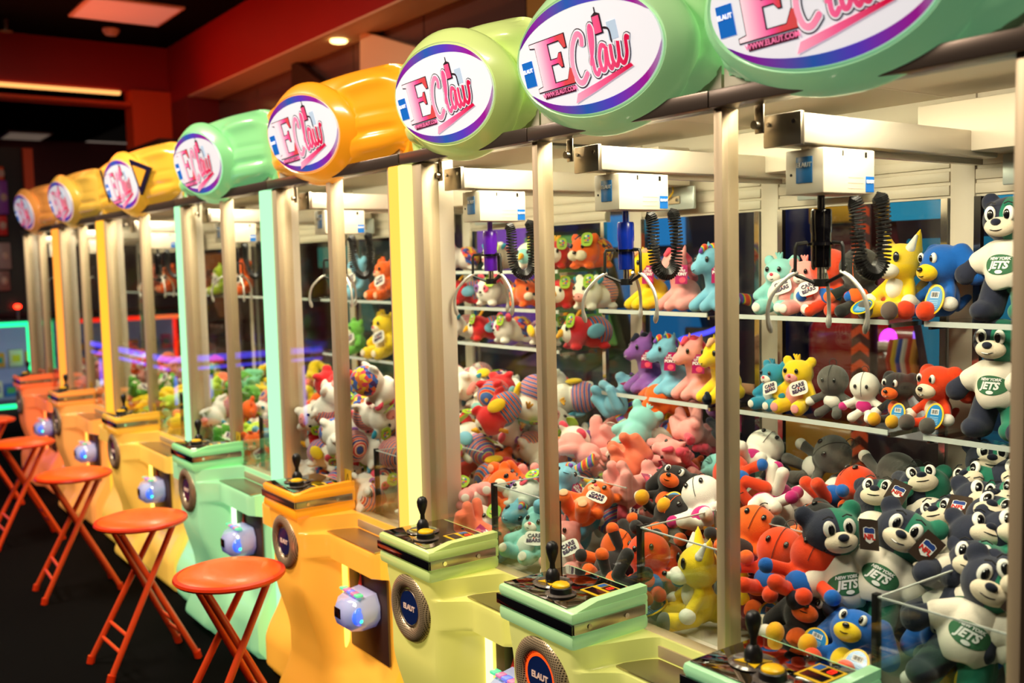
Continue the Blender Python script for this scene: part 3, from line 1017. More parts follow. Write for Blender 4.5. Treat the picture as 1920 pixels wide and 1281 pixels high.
TUBE = {'lime': '#fff08a', 'limeb': '#fff08a', 'limec': '#fff08a', 'orange': '#ffc04a', 'mint': '#c8ffb8', 'amber': '#ffd05a', 'peach': '#ffa040', 'red': '#ff7a3a'}
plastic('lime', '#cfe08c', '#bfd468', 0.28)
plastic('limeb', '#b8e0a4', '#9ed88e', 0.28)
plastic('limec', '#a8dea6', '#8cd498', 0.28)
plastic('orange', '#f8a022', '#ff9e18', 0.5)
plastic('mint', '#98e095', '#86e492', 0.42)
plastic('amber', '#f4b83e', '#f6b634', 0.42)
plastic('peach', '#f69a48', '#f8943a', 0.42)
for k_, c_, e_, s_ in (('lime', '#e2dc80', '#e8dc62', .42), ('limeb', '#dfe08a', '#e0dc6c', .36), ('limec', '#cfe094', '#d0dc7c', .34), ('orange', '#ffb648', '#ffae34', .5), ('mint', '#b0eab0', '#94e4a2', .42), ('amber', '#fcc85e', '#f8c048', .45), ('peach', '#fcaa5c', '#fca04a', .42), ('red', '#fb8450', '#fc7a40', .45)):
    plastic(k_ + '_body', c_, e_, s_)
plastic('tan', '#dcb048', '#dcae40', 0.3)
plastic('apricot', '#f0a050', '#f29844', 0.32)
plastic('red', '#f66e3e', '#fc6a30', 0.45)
M_VIOLET = mat('motor_violet', '#6d1fd0', 0.25, coat=0.5)
M_COBALT = mat('motor_blue', '#1033b8', 0.25, coat=0.5)

XA, XBm, XCm, XR = -2.64, -2.047, -1.432, -0.787
lime_s, mint_s, or_s = '#f2f08a', '#a8f0b4', '#ffb84a'
machine('yellow-green lit claw machine between the orange machine and the middle green one', 'A', XA, XBm, XA + 0.23, -2.344, 'lime', gx=XA + 0.062, motor=M_VIOLET, left_post='corner', right_post=None, strips=((-2.70, -2.668, 1.53, 1.585, lime_s, 1.5),), k=0, flange=0.297)
machine('green claw machine with orange ringed speaker and pony plush on its shelves', 'B', XBm, XCm, XBm + 0.242, -1.7395, 'limeb', gx=XBm + 0.084, motor=M_COBALT, left_post='plain', right_post=None, ringglow=True, k=2, flange=0.297)
machine('nearest claw machine, pale green, filled with green bear plush', 'C', XCm, XR, XCm + 0.242, -1.120, 'limec', gx=XCm + 0.072, motor=M_BLACKG, left_post='plain', right_post='both', k=4, flange=0.297)
machine('bright orange claw machine behind the nearest stool, panda plush on three shelves', 'D', -3.72, -2.765, -3.288, -3.26, 'orange', thin=-3.225, gx=-3.635, left_post='corner', right_post='corner', shelves=(1.565, 1.42, 1.275), strips=((-2.762, -2.705, 1.53, 1.585, or_s, 1.7),), k=1, flange=0.335, labelsticker=True)
machine('mint green claw machine with glowing green corner strip', 'E', -4.84, -3.815, -4.352, -4.352, 'mint', thin=-4.29, gx=-4.758, left_post='corner', right_post='corner', shelves=(1.43, 1.15), strips=((-3.812, -3.745, 1.53, 1.585, mint_s, 1.5), (-4.886, -4.858, 1.53, 1.585, mint_s, 1.3)), k=0, flange=0.345, labelsticker=True)
machine('amber claw machine with cat ear badges either side of its oval sign', 'F', -6.27, -4.90, -5.57, -5.57, 'amber', thin=-5.535, gx=-5.99, left_post='corner', right_post='corner', shelves=(1.43,), strips=((-6.40, -6.295, 1.53, 1.585, '#ffb030', 1.6),), k=2, flange=0.36, ears=True, labelsticker=True)
machine('dull orange claw machine, second from the far end of the row', 'G', -7.50, -6.45, -6.972, -7.04, 'peach', thin=-6.925, gx=-7.33, left_post='corner', right_post='corner', shelves=(1.43,), strips=((-7.66, -7.54, 1.53, 1.585, '#ff9a38', 1.6),), k=0, hkey='tan', flange=0.37, labelsticker=True)
machine('farthest claw machine in the row, glowing red orange', 'H', -8.80, -7.70, -8.25, -8.28, 'red', thin=-8.21, gx=-8.6, left_post='corner', right_post='corner', shelves=(1.43,), k=2, flange=0.37, labelsticker=True, hkey='apricot')

# ------------------------------------------------------------------ the room
def at(x, y, Y=None, Z=None, X=None):
    """photo pixel -> point on the plane Y, Z or X"""
    a, b = (x - 960) / 1875.0, (y - 640.5) / 1875.0
    d = Vector([RX[i] * a + RD[i] * b + RF[i] for i in range(3)])
    t = Y / d.y if Y is not None else (X / d.x if X is not None else (Z - 1.6) / d.z)
    return Vector((0, 0, 1.6)) + d * t


def sbox(name, a, m, bev=0.0, parent=None):
    return struct(MB().box(*a, bev).build(name, m, parent, None))


M_CARPET = mat('black_carpet', '#080707', 1.0, spec=0.05, bump=0.5, bscale=500, vary=0.35)
M_CEIL = mat('black_ceiling', '#050608', 0.95, spec=0.05)
M_RED = mat('red_paint', '#9c1410', 0.55, vary=0.06, bscale=3)
M_REDD = mat('dark_red_paint', '#6b1012', 0.55)
M_ORNG = mat('orange_paint', '#e04a12', 0.5)
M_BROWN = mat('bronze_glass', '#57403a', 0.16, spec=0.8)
M_GOLDREFL = mat('gold_reflection', '#a57a3a', 0.25, spec=0.6)  # reflected gold tone, put into the panel colour
M_TAN = mat('tan_soffit_and_reflection', '#d9bd90', 0.6)
M_HALL = mat('hall_wall_paint', '#2c1a26', 0.7)
sbox('floor', (-16, 5, -5, 9, -0.1, 0.0), M_CARPET)
sbox('ceiling', (-9.6, 5, -5, 3.0, 3.65, 3.75), M_CEIL)
sbox('ceiling_back', (-16, 5, 3.3, 9, 3.55, 3.65), M_CEIL)
sbox('ceiling_far', (-16, -9.6, -5, 3.3, 3.3, 3.4), M_CEIL)
sbox('wall_row_bulkhead', (-9.55, 5, 3.0, 3.3, 3.14, 3.65), M_RED)
sbox('trim_1', (-9.0, 5, 3.0, 3.30, 3.128, 3.14), M_TAN)
sbox('wall_cross_bulkhead', (-9.75, -9.55, -5, 3.0, 3.24, 3.65), M_RED)
sbox('trim_2', (-9.76, -9.54, -5, 2.64, 3.10, 3.13), M_ORNG)
lt = MB().box(-9.60, -9.53, -5, 2.56, 3.196, 3.222).build('cove_strip_light', glow('cove_amber', '#ffb060', 1.6))
tag(lt, 'long amber cove strip light under the cross bulkhead', 'strip light')
sbox('wall_far', (-14.2, -14.1, -5, 9, 0, 3.3), M_REDD)
sbox('wall_corner_drop', (-9.75, -9.5, 2.65, 3.0, 2.45, 3.24), M_ORNG)
sbox('wall_row_return', (-9.5, -9.02, 3.0, 3.3, 2.2, 3.14), M_REDD)
sbox('trim_3', (-9.56, -8.6, 2.6, 3.0, 2.62, 2.7), mat('dark_wood_trim', '#2a1a14', 0.5))
sbox('wall_hall', (-16, 5, 8.6, 8.7, 0, 3.6), M_HALL)
sbox('wall_behind', (-16, 5, -5.0, -4.9, 0, 3.65), M_HALL)
# bronze panels over the machines, with seams; the gold ones paint in reflections
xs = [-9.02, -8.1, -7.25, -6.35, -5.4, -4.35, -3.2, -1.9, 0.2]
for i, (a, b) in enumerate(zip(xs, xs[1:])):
    sbox('wall_glazing_%d' % (i + 1), (a + 0.006, b - 0.006, 3.28, 3.32, 2.2, 3.128), M_GOLDREFL if i in (5, 6) else M_BROWN)
# reflections of the ceiling structure, put in as coloured trim plates above the signs
for i, (p, m) in enumerate(((((560, 172), (560, 112), (642, 175)), M_BLACK), (((690, 180), (690, 60), (800, 92), (800, 160)), M_TAN), (((800, 92), (980, 40), (980, 92), (840, 110)), M_GOLDREFL))):
    P = [at(u, v, Y=3.26) for u, v in p]
    struct(MB().prism([(q.x, q.z) for q in P], lambda u, v, w: (u, 3.20 + w, v), 0.07).build('trim_%d' % (i + 4), m, None, None))
q = at(635, 77, Z=3.12)
dl = MB().lathe([(0, 0), (0.055, 0), (0.06, -0.012), (0.05, -0.02), (0, -0.02)], (q.x, q.y, 3.128)).build('downlight', glow('downlight_warm', '#ffcf80', 5.0))
tag(dl, 'small warm round downlight glowing above the orange sign', 'light')
# ceiling troffers and fittings
def troffer(x0, x1, y0, y1, z, lab):
    t = MB().box(x0, x1, y0, y1, z - 0.02, z, 0.003).build('ceiling_panel_light', mat('troffer_frame', '#d8c8b8', 0.5))
    MB().box(x0 + 0.03, x1 - 0.03, y0 + 0.03, y1 - 0.03, z - 0.024, z - 0.02).build('diffuser', mat('dim_diffuser', '#e6ccb8', 0.5, emit='#dcc0a8', es=0.14), t)
    tag(t, lab, 'ceiling light')
troffer(-8.65, -7.95, 1.95, 2.66, 3.648, 'dim square panel light in the black ceiling')
troffer(-14.0, -13.3, 2.25, 2.75, 3.298, 'distant pale ceiling panel beyond the red bulkhead')
q = at(208, 57, Z=3.64)
t = thing('ceiling_sensor', (q.x, q.y, 3.65), 'small white sensor on the black ceiling by the panel light', 'sensor')
MB((q.x, q.y, 3.65)).lathe([(0, 0), (0.07, 0), (0.07, -0.02), (0.045, -0.05), (0, -0.055)], (q.x, q.y, 3.65)).build('housing', M_WHITE, t)
q = at(10, 38, Z=3.64)
t = thing('sprinkler_head', (q.x, q.y, 3.65), 'small sprinkler head on the black ceiling near the left edge', 'sprinkler')
b = MB((q.x, q.y, 3.65))
b.cyl((q.x, q.y, 3.65), (q.x, q.y, 3.56), 0.02)
b.build('pipe', M_STEEL, t)
MB((q.x, q.y, 3.65)).lathe([(0, -.09), (0.05, -.09), (0.05, -.1), (0, -.1)], (q.x, q.y, 3.65)).build('deflector', M_STEEL, t)

# ------------------------------------------------------------------ stools
M_SEAT = mat('orange_vinyl', '#f25a0a', 0.32, bump=0.06, bscale=400, coat=0.15)
M_RIM = mat('orange_red_rim', '#d8330a', 0.3, coat=0.2)
M_LEG = mat('orange_red_tube', '#e64a1e', 0.3, coat=0.3)


def make_stool(x, y, label):
    t = thing('folding_stool', (0, 0, 0), label, 'stool', 'orange folding stools along the row')
    MB().lathe([(0, 0.592), (0.16, 0.592), (0.168, 0.598), (0.168, 0.603), (0.15, 0.612), (0.08, 0.616), (0, 0.617)], (0, 0, 0), 48).build('seat', M_SEAT, t)
    MB().lathe([(0.145, 0.582), (0.174, 0.586), (0.181, 0.594), (0.178, 0.602), (0.166, 0.606), (0.16, 0.59)], (0, 0, 0), 48).build('seat_rim', M_RIM, t)
    ox = -0.04
    for sy, w, tw in ((-1, 0.130, 0.075), (1, 0.112, 0.058)):
        for sx in (-1, 1):
            l = MB()
            l.tube([(ox + sx * w, sy * 0.178, 0.012), (sx * tw, -sy * 0.105, 0.582)], 0.0125, 12)
            l.build('leg', M_LEG, t)
            MB().cyl((ox + sx * w, sy * 0.180, 0.0), (ox + sx * w, sy * 0.172, 0.03), 0.016, n=14).build('foot_cap', M_RIM, t)
        f = lambda z, sx: (ox + sx * w + (sx * tw - ox - sx * w) * (z - .012) / .57, sy * (0.178 - 0.283 * (z - .012) / .57), z)
        for z in (0.105, 0.165):
            MB().tube([f(z, -1), f(z, 1)], 0.0075, 10).build('rung', M_LEG, t)
        MB().tube([(-0.08, -sy * 0.105, 0.580), (0.08, -sy * 0.105, 0.580)], 0.011, 10).build('hinge_bar', M_LEG, t)
    t.location = (x, y, 0)
    return t


s0 = make_stool(-3.165, 1.115, 'nearest orange folding stool, in front of the bright orange machine')
for x, y, r, lab in ((-4.095, 1.09, 0.05, 'second nearest orange folding stool, in front of the mint green machine'),
                     (-5.25, 1.085, -0.04, 'orange folding stool in front of the cat-eared amber machine'),
                     (-6.45, 1.06, 0.03, 'fourth orange folding stool, cut by the left edge'),
                     (-7.62, 1.04, 0.0, 'farthest orange folding stool, barely showing at the left edge')):
    c = copy_tree(s0)
    c.location = (x, y, 0)
    c.rotation_euler = (0, 0, r)
    c['label'] = lab

# ------------------------------------------------------------------ far end: neon prize machines and merchandise wall
def neon_frame(org, pts_list, m, parent, r=0.02):
    for p in pts_list:
        MB(org).tube(p, r, 8).build('neon_tube', m, parent)


M_GREENN = glow('neon_green', '#22e88c', 2.4)
M_REDN = glow('neon_red', '#ff2410', 3.0)
M_BLUEN = glow('neon_blue', '#4a44ff', 3.2)
M_CABK = mat('cabinet_black', '#0d0d12', 0.35)
PC = ['#d23a4a', '#3a6ad0', '#e8e2da', '#f0a02a', '#2aa0a8', '#c03a9a', '#7a4ac0', '#f2d23a', '#e86a4a', '#58b070']


NTH = ['first', 'second', 'third', 'fourth', 'fifth', 'sixth', 'seventh', 'eighth', 'ninth', 'tenth', 'eleventh', 'twelfth', 'thirteenth', 'fourteenth', 'fifteenth', 'sixteenth', 'seventeenth', 'eighteenth']


def prize_machine(org, x0, x1, y0, y1, z0, z1, neon, label, shelves, inner, seed):
    t = thing('prize_machine', org, label, 'prize machine')
    b = MB(org)
    b.box(x0, x1, y0, y1, 0, z0, 0.01)
    b.box(x0, x0 + 0.03, y0, y1, z0, z1)
    b.box(x0, x1, y0, y1, z1, z1 + 0.05, 0.005)
    b.build('cabinet', M_CABK, t)
    MB(org).box(x0 + 0.03, x0 + 0.05, y0 + 0.02, y1 - 0.02, z0, z1).build('lit_back', mat(inner, '#9aa4c8', 0.5, emit='#9aa4d8', es=0.25), t)
    r = 0.022
    neon_frame(org, [[(x1, y0, z1), (x1, y1, z1)], [(x1, y1, z0), (x1, y1, z1)], [(x1, y0, z0), (x1, y1, z0)], [(x0, y1, z1), (x1, y1, z1)], [(x1, y1 - 0.205, z0 + .3), (x1, y1 - 0.205, z1)]], neon, t, r)
    MB(org).box(x1 - 0.02, x1 - 0.014, y0, y1, z0, z1).build('front_glass', M_SIDE, t, None)
    rnd = random.Random(seed)
    k = 0
    for z in shelves:
        MB(org).box(x0 + 0.05, x1 - 0.03, y0 + 0.02, y1 - 0.02, z - 0.012, z).build('shelf', M_ACRYL, t)
        y = y0 + 0.06
        i_ = 0
        while y < y1 - 0.12:
            w = rnd.uniform(0.07, 0.13)
            h = rnd.uniform(0.10, 0.17)
            d = rnd.uniform(0.06, 0.12)
            cc = rnd.choice(PC)
            xx = x1 - 0.10 - rnd.uniform(0, 0.1)
            bx = thing('prize_box', (xx - d / 2, y + w / 2, z), '', 'prize')
            MB((xx - d / 2, y + w / 2, z)).box(xx - d, xx, y, y + w, z, z + h, 0.004).build('carton', mat('prize_' + cc, cc, 0.4), bx)
            MB((xx - d / 2, y + w / 2, z)).box(xx, xx + 0.002, y + w * .2, y + w * .8, z + h * .25, z + h * .7).build('printed_front', mat('prize_' + PC[(k * 3) % 10], PC[(k * 3) % 10], 0.4), bx)
            bx['label'] = '%s boxed prize, %s along the %s shelf of the %s neon machine' % (CN[cc], NTH[i_], 'lower' if z < 0.6 else 'upper', 'green' if 'green' in label else 'red')
            bx['group'] = 'boxed prizes in the neon machines'
            y += w + rnd.uniform(0.01, 0.05)
            k += 1
            i_ += 1
    return t


CN = {'#d23a4a': 'red', '#3a6ad0': 'blue', '#e8e2da': 'white', '#f0a02a': 'amber', '#2aa0a8': 'teal', '#c03a9a': 'magenta', '#7a4ac0': 'purple', '#f2d23a': 'yellow', '#e86a4a': 'coral', '#58b070': 'green'}
prize_machine((-11.4, 1.7, 0), -11.7, -11.0, 1.25, 2.14, 0.27, 1.09, M_GREENN, 'black prize machine outlined in green neon at the far left', (0.36, 0.66), 'lit_back_pale', 3)
prize_machine((-11.4, 2.8, 0), -11.7, -11.0, 2.2, 3.6, 0.3, 1.09, M_REDN, 'prize machine outlined in red neon behind the far claw machines', (0.74,), 'lit_back_blue', 5)
# merchandise wall
sbox('wall_display', (-11.25, -11.15, -2, 1.99, 1.2, 2.86), M_CABK)
sbox('trim_7', (-11.2, -11.1, 2.0, 2.09, 1.15, 2.85), M_ORNG)
for (x0, y0, x1, y1), c, lab in (((0, 338, 17, 402), '#8a3a9a', 'purple boxed toy hanging on the dark display wall'), ((0, 404, 15, 442), '#d2201c', 'red round-cornered package hanging on the dark display wall'),
                                 ((0, 455, 22, 505), '#a08078', 'dusty pink plush pack hanging low on the display wall'), ((0, 312, 8, 338), '#e8501a', 'orange package at the top of the display wall'), ((0, 508, 20, 545), '#8a5a50', 'brown pack hanging at the bottom of the display wall')):
    a, b2 = at(x0 - 8, y0, X=-11.1), at(x1, y1, X=-11.1)
    org = (-11.1, (a.y + b2.y) / 2, (a.z + b2.z) / 2)
    t = thing('hanging_package', org, lab, 'package')
    MB(org).box(-11.148, -11.09, a.y, b2.y, b2.z, a.z, 0.012).build('pack', mat('pack_' + c, c, 0.4), t)
    MB(org).ell((-11.088, (a.y + b2.y) / 2 + 0.01, (a.z + b2.z) / 2), (0.012, 0.03, 0.04)).build('toy', mat('pack_toy', '#c8a08a', 0.5), t)
q = at(33, 575, X=-11.05)
t = thing('warning_lamp', (q.x, q.y, q.z - 0.05), 'small glowing red lamp above the green neon machine', 'lamp')
MB((q.x, q.y, q.z - 0.05)).ell((q.x, q.y, q.z), (0.03, 0.035, 0.025)).build('bulb', glow('lamp_red', '#ff2a14', 9.0), t)
MB((q.x, q.y, q.z - 0.05)).cyl((q.x, q.y, 1.141), (q.x, q.y, q.z - 0.02), 0.012).build('stem', M_STEEL, t)

# air hockey table with blue neon edges across the aisle (it shows as a reflection in the glass)
org = (-10.6, -0.4, 0)
t = thing('air_hockey_table', org, 'blue neon edged games table across the aisle, seen mirrored in the glass', 'games table')
MB(org).box(-12.0, -9.1, -1.1, 0.36, 0.62, 0.76, 0.03).build('table_top', M_CABK, t)
MB(org).tube([(-12.0, 0.37, 0.78), (-9.2, 0.37, 0.78), (-9.09, 0.27, 0.78), (-9.09, -1.1, 0.78)], 0.028, 8).build('neon_edge', M_BLUEN, t)
MB(org).tube([(-12.0, 0.37, 0.69), (-9.2, 0.37, 0.69), (-9.09, 0.27, 0.69), (-9.09, -1.1, 0.69)], 0.014, 8).build('neon_edge', M_BLUEN, t)
for lx, ly in ((-9.2, 0.25), (-9.2, -1.0), (-11.9, 0.25), (-11.9, -1.0)):
    g = MB(org).box(lx - 0.07, lx + 0.07, ly - 0.07, ly + 0.07, 0, 0.62, 0.02).build('leg', M_CABK, t)
    MB(org).tube([(lx + 0.08, ly + 0.08, 0.05), (lx + 0.08, ly + 0.08, 0.66)], 0.012, 6).build('neon_trim', M_BLUEN, g)

# ------------------------------------------------------------------ the arcade hall seen through the back glass
def cab(x, y, w, d, h, col, scr, es, label, rz=0.0):
    t = thing('arcade_cabinet', (x, y, 0), label, 'arcade cabinet', None, rz)
    b = MB()
    b.prism([(-d / 2, 0), (d / 2, 0), (d / 2, h), (-d * .35, h), (-d * .28, h * .86), (-d * .05, h * .55), (-d * .5, h * .48)], lambda u, v, ww: (-w / 2 + ww, u, v), w)
    b.build('cabinet', mat('cab_' + col, col, 0.35, coat=0.3), t, 30)
    MB().prism([(-d * .285, h * .845), (-d * .07, h * .57), (-d * .085, h * .565), (-d * .3, h * .84)], lambda u, v, ww: (-w * .42 + ww, u - 0.012, v), w * .84).build('screen', glow('screen_' + scr, scr, es * 0.35), t, None)
    MB().box(-w * .48, w * .48, -d * .37, -d * .34, h * .88, h * .98).build('marquee', glow('marquee_' + scr, scr, es * 0.7), t)
    b = MB()
    for q in (-.2, 0, .2):
        b.ell((w * q, -d * .3, h * .52), 0.025, u=10, v=8)
    b.build('button_row', mat('cab_buttons', '#e8e2d8', 0.3), t)
    return t


cab(*at(1395, 520, Y=5.6).xy, 0.7, 0.8, 1.95, '#14225e', '#2a6aff', 1.6, 'blue arcade cabinet with bright blue screen behind the shelves')
cab(*at(1270, 480, Y=4.4).xy, 0.7, 0.8, 1.9, '#1a2238', '#3aa0ff', 0.9, 'dark arcade cabinet behind the pony plush shelf')
cab(*at(1110, 560, Y=4.6).xy, 0.8, 0.8, 1.8, '#363f28', '#a8e070', 0.7, 'olive arcade cabinet with pale green screen')
cab(*at(1000, 480, Y=4.7).xy, 0.7, 0.8, 1.9, '#2c1b36', '#c070ff', 0.8, 'purple lit arcade cabinet behind the panda shelves')
cab(*at(690, 520, Y=4.2).xy, 0.8, 0.8, 1.8, '#3a4a4a', '#60c0b0', 0.5, 'grey teal arcade cabinet behind the orange machine')
cab(*at(440, 520, Y=4.2).xy, 0.8, 0.8, 1.8, '#502a20', '#ff8a4a', 0.5, 'brown arcade cabinet behind the mint machine')
cab(*at(1915, 420, Y=3.6).xy, 0.7, 0.8, 1.95, '#3a1a30', '#40b0e0', 0.9, 'dark plum arcade cabinet behind the bear plush')
# kiddie ride: red car with round lamps
c0 = at(1700, 700, Y=4.5)
org = (c0.x, 4.5, 0)
t = thing('kiddie_ride', org, 'red and yellow car ride with round white ringed lamps behind the back glass', 'car ride')
MB(org).box(c0.x - 0.65, c0.x + 0.65, 4.3, 5.2, 0.28, 0.72, 0.05).build('yellow_base', mat('ride_yellow', '#c88a18', 0.35, coat=0.4), t)
MB(org).box(c0.x - 0.58, c0.x + 0.58, 4.42, 5.3, 0.7, 1.28, 0.10, 4).build('car_body', mat('ride_red', '#a3161c', 0.25, coat=0.6), t)
for px in (1658, 1742):
    p = at(px, 690, Y=4.38)
    f = MB(org)
    f.tube([(p.x + 0.11 * math.cos(a), 4.385, p.z + 0.11 * math.sin(a)) for a in (2 * PI * k / 24 for k in range(25))], 0.026, 8)
    f.build('lamp_ring', M_WHITE, t)
    MB(org).ell((p.x, 4.40, p.z), (0.1, 0.03, 0.1)).build('lamp_lens', mat('ride_lens', '#7a3a2a', 0.15, coat=0.6), t)
for q, c in enumerate(('#d2482a', '#e8c23a', '#3a58b8', '#e8e2d2', '#d2482a', '#e8a03a')):
    p = at(1676 + q * 9, 675, Y=4.37)
    MB(org).tube([(p.x, 4.36, p.z + .1), (p.x, 4.33, p.z), (p.x, 4.36, p.z - .1)], 0.018, 8).build('grille_bar', mat('ride_' + c, c, 0.35), t)
p = at(1683, 636, Y=4.5)
MB(org).ell((p.x, 4.46, p.z), 0.065).build('magenta_lamp', glow('lamp_magenta', '#f43aff', 4.0), t)
p = at(1742, 628, Y=4.5)
MB(org).ell((p.x, 4.46, p.z), 0.05).build('red_lamp', glow('lamp_red2', '#ff3a2a', 3.0), t)
p = at(1775, 632, Y=4.5)
MB(org).box(p.x - 0.12, p.x + 0.1, 4.40, 4.46, p.z - 0.03, p.z + 0.03, 0.01).build('violet_light_bar', glow('bar_violet', '#a060ff', 2.0), t)
# chevron post
p = at(1614, 500, Y=3.9)
org = (p.x, 3.9, 0)
t = thing('chevron_post', org, 'tall orange chevron striped post behind the back glass', 'post')
MB(org).box(p.x - 0.05, p.x + 0.05, 3.9, 3.96, 0, 2.1, 0.005).build('board', mat('post_dark', '#5a2018', 0.4), t)
for q in range(24):
    z = 0.2 + q * 0.078
    MB(org).prism([(p.x - 0.045, z), (p.x, z + 0.03), (p.x + 0.045, z), (p.x + 0.045, z + 0.035), (p.x, z + 0.065), (p.x - 0.045, z + 0.035)], lambda u, v, w: (u, 3.895 + w, v), 0.005).build('chevron', mat('chevron_orange', '#e8501c', 0.4, emit='#e8501c', es=0.15), t)
# redemption game with blue digits
p = at(1720, 430, Y=5.4)
org = (p.x, 5.6, 0)
t = thing('redemption_game', org, 'tall dark red game with yellow header and blue lit digits', 'arcade game')
MB(org).box(p.x - 0.8, p.x + 0.8, 5.5, 6.3, 0, 1.78, 0.03).build('cabinet', mat('game_maroon', '#5a1a22', 0.35, coat=0.3), t)
MB(org).box(p.x - 0.82, p.x + 0.82, 5.46, 5.56, 1.80, 1.93, 0.01).build('yellow_header', mat('game_yellow', '#c8921a', 0.4, emit='#c8921a', es=0.2), t)
MB(org).box(p.x - 0.84, p.x + 0.84, 5.5, 6.3, 1.93, 2.15, 0.01).build('display_header', M_CABK, t)
d = at(1686, 388, Y=5.49)
text('digits', 'OOE', 0.16, glow('digit_blue', '#2a9aff', 5.0), t, Matrix.Translation(Vector((d.x, 5.485, d.z + 0.035)) - Vector(org)), 0.004)
rn = random.Random(4)
for q in range(9):
    x = p.x - 0.7 + q * 0.17
    MB(org).box(x, x + 0.1, 5.47, 5.5, 0.95, 1.62, 0.01).build('colour_panel', mat('cp%d' % (q % 5), ['#8a6a3a', '#3a5a7a', '#7a3a4a', '#5a7a4a', '#b8a888'][q % 5], 0.4, emit=['#8a6a3a', '#3a5a7a', '#7a3a4a', '#5a7a4a', '#b8a888'][q % 5], es=0.25), t)

# small pendant lamps and a neon loop far inside the hall
for (u, v, c, lab) in ((1398, 446, '#dfe8ff', 'small bright pendant lamp deep in the hall behind the pony shelf post'), (1257, 457, '#9fb8ff', 'small bluish pendant lamp deep in the hall above the ponies')):
    q = at(u, v, Y=4.9)
    t = thing('pendant_lamp', (q.x, 4.9, 3.55), lab, 'lamp')
    MB((q.x, 4.9, 3.55)).cyl((q.x, 4.9, 3.55), (q.x, 4.9, q.z + 0.05), 0.006, n=6).build('cord', M_BLACK, t)
    MB((q.x, 4.9, 3.55)).lathe([(0.01, 0.06), (0.05, 0.04), (0.085, 0.0), (0.08, 0.0), (0.0, 0.03)], (q.x, 4.9, q.z), 20).build('lamp_shade', M_STEEL, t)
    MB((q.x, 4.9, 3.55)).ell((q.x, 4.9, q.z + 0.004), (0.06, 0.06, 0.018)).build('bulb', glow('pendant' + c, c, 5.0), t)
q = at(1310, 625, Y=4.05)
t = thing('neon_loop', (q.x, 4.05, 0), 'curved blue neon tube on a dark stand behind the lower pony shelf', 'neon light')
b = MB((q.x, 4.05, 0))
b.tube(cr([at(u, v, Y=4.05) for u, v in ((1262, 668), (1272, 640), (1300, 630), (1330, 622), (1368, 604))], 6), 0.012, 8)
b.build('neon_tube', M_BLUEN, t)
MB((q.x, 4.05, 0)).box(q.x - 0.12, q.x + 0.12, 4.06, 4.10, 0, q.z + 0.03, 0.01).build('stand', M_CABK, t)

# ------------------------------------------------------------------ plush toys
def fur(name, c):
    return mat('fur_' + name, c, 0.9, bump=0.3, bscale=420, sheen=0.3, vary=0.10, spec=0.2)


F = {k: fur(k, c) for k, c in dict(white='#f4ede2', cream='#ecdcc2', pink='#f4a09c', hotpink='#f0506a', blue='#4f9fce', sky='#79b9d6', navy='#1b2034', green='#0f5f4a', yellow='#f7cf1c', purple='#8a55a8', orange='#f4661c', redor='#ee4416', red='#d8242c', mint='#7fd0a4', aqua='#8fd2cf', teal='#2c8fb0', black='#262324', grey='#5a5652', cobalt='#1463c0', maroon='#6e1a1c', lime='#b6d23a', lgreen='#6fb84a', peach='#f6b48a', gold='#f2b01e', coral='#f47a5a', magenta='#c8207a').items()}
M_BEAR = two_tone('bear_fur_halves', '#1a2038', '#12765c')
M_EYEW = mat('eye_white', '#f6f2ea', 0.4)
M_EYEK = mat('eye_black', '#0c0c10', 0.15, coat=0.5)
M_TAGK = mat('tag_dark', '#3a2c24', 0.3, coat=0.3)
M_TAGM = mat('tag_magenta', '#b0125e', 0.3, coat=0.4)
M_TAGW = mat('tag_white', '#efe9e0', 0.4)
M_TAGL = mat('tag_lime', '#9cc420', 0.4)
M_TAGB = mat('tag_blue', '#1a82c4', 0.3, coat=0.3)
M_TAGR = mat('tag_red', '#d8302a', 0.4)
M_SHIRT = mat('white_cotton', '#f3e8d8', 0.95, bump=0.25, bscale=500, sheen=0.2)
M_EMB = mat('emblem_green', '#2f6b46', 0.7)
PRINTS = {'panda': blotch('print_panda', ['#e83a5a', '#3a6ac8', '#f4c82a', '#4a2a78', '#f07828'], 60),
          'parrot': blotch('print_parrot', ['#2a6ac0', '#2a6ac0', '#f0b820', '#d8262c'], 22, 'y'),
          'tiger': blotch('print_tiger', ['#2a2440', '#f07a1a', '#f0b82a', '#c83a4a', '#2a58a8'], 85),
          'cow': blotch('print_cow', ['#e8483a', '#f6ecd8', '#e88a3a', '#2a4a98'], 30, 'z'),
          'bird': blotch('print_bird', ['#6a4ab8', '#2a98c8', '#f2d22a', '#e04a8a'], 20, 'y')}


F['rain'] = blotch('mane_rainbow', ['#e8402a', '#f08a20', '#f4d02a', '#3aa850', '#2a6ac8', '#7a3aa8'], 9, 'y')


def fuse(name, build, m, parent=None, vox=0.0055, it=5):
    """one seamless surface from overlapping rounded lumps"""
    mb = MB()
    build(mb)
    me = mb.mesh(name, None)
    o = bpy.data.objects.new(name, me)
    COL.objects.link(o)
    r = o.modifiers.new('r', 'REMESH')
    r.mode = 'VOXEL'
    r.voxel_size = vox
    s = o.modifiers.new('s', 'SMOOTH')
    s.iterations = it
    s.factor = 0.5
    dg = bpy.context.evaluated_depsgraph_get()
    me2 = bpy.data.meshes.new_from_object(o.evaluated_get(dg))
    bpy.data.objects.remove(o)
    me2.name = name
    me2.polygons.foreach_set('use_smooth', [True] * len(me2.polygons))
    me2.materials.clear()
    me2.materials.append(m)
    return put(bpy.data.objects.new(name, me2), parent)


def kid(name, m, parent, build):
    mb = MB()
    build(mb)
    return mb.build(name, m, parent, 60)


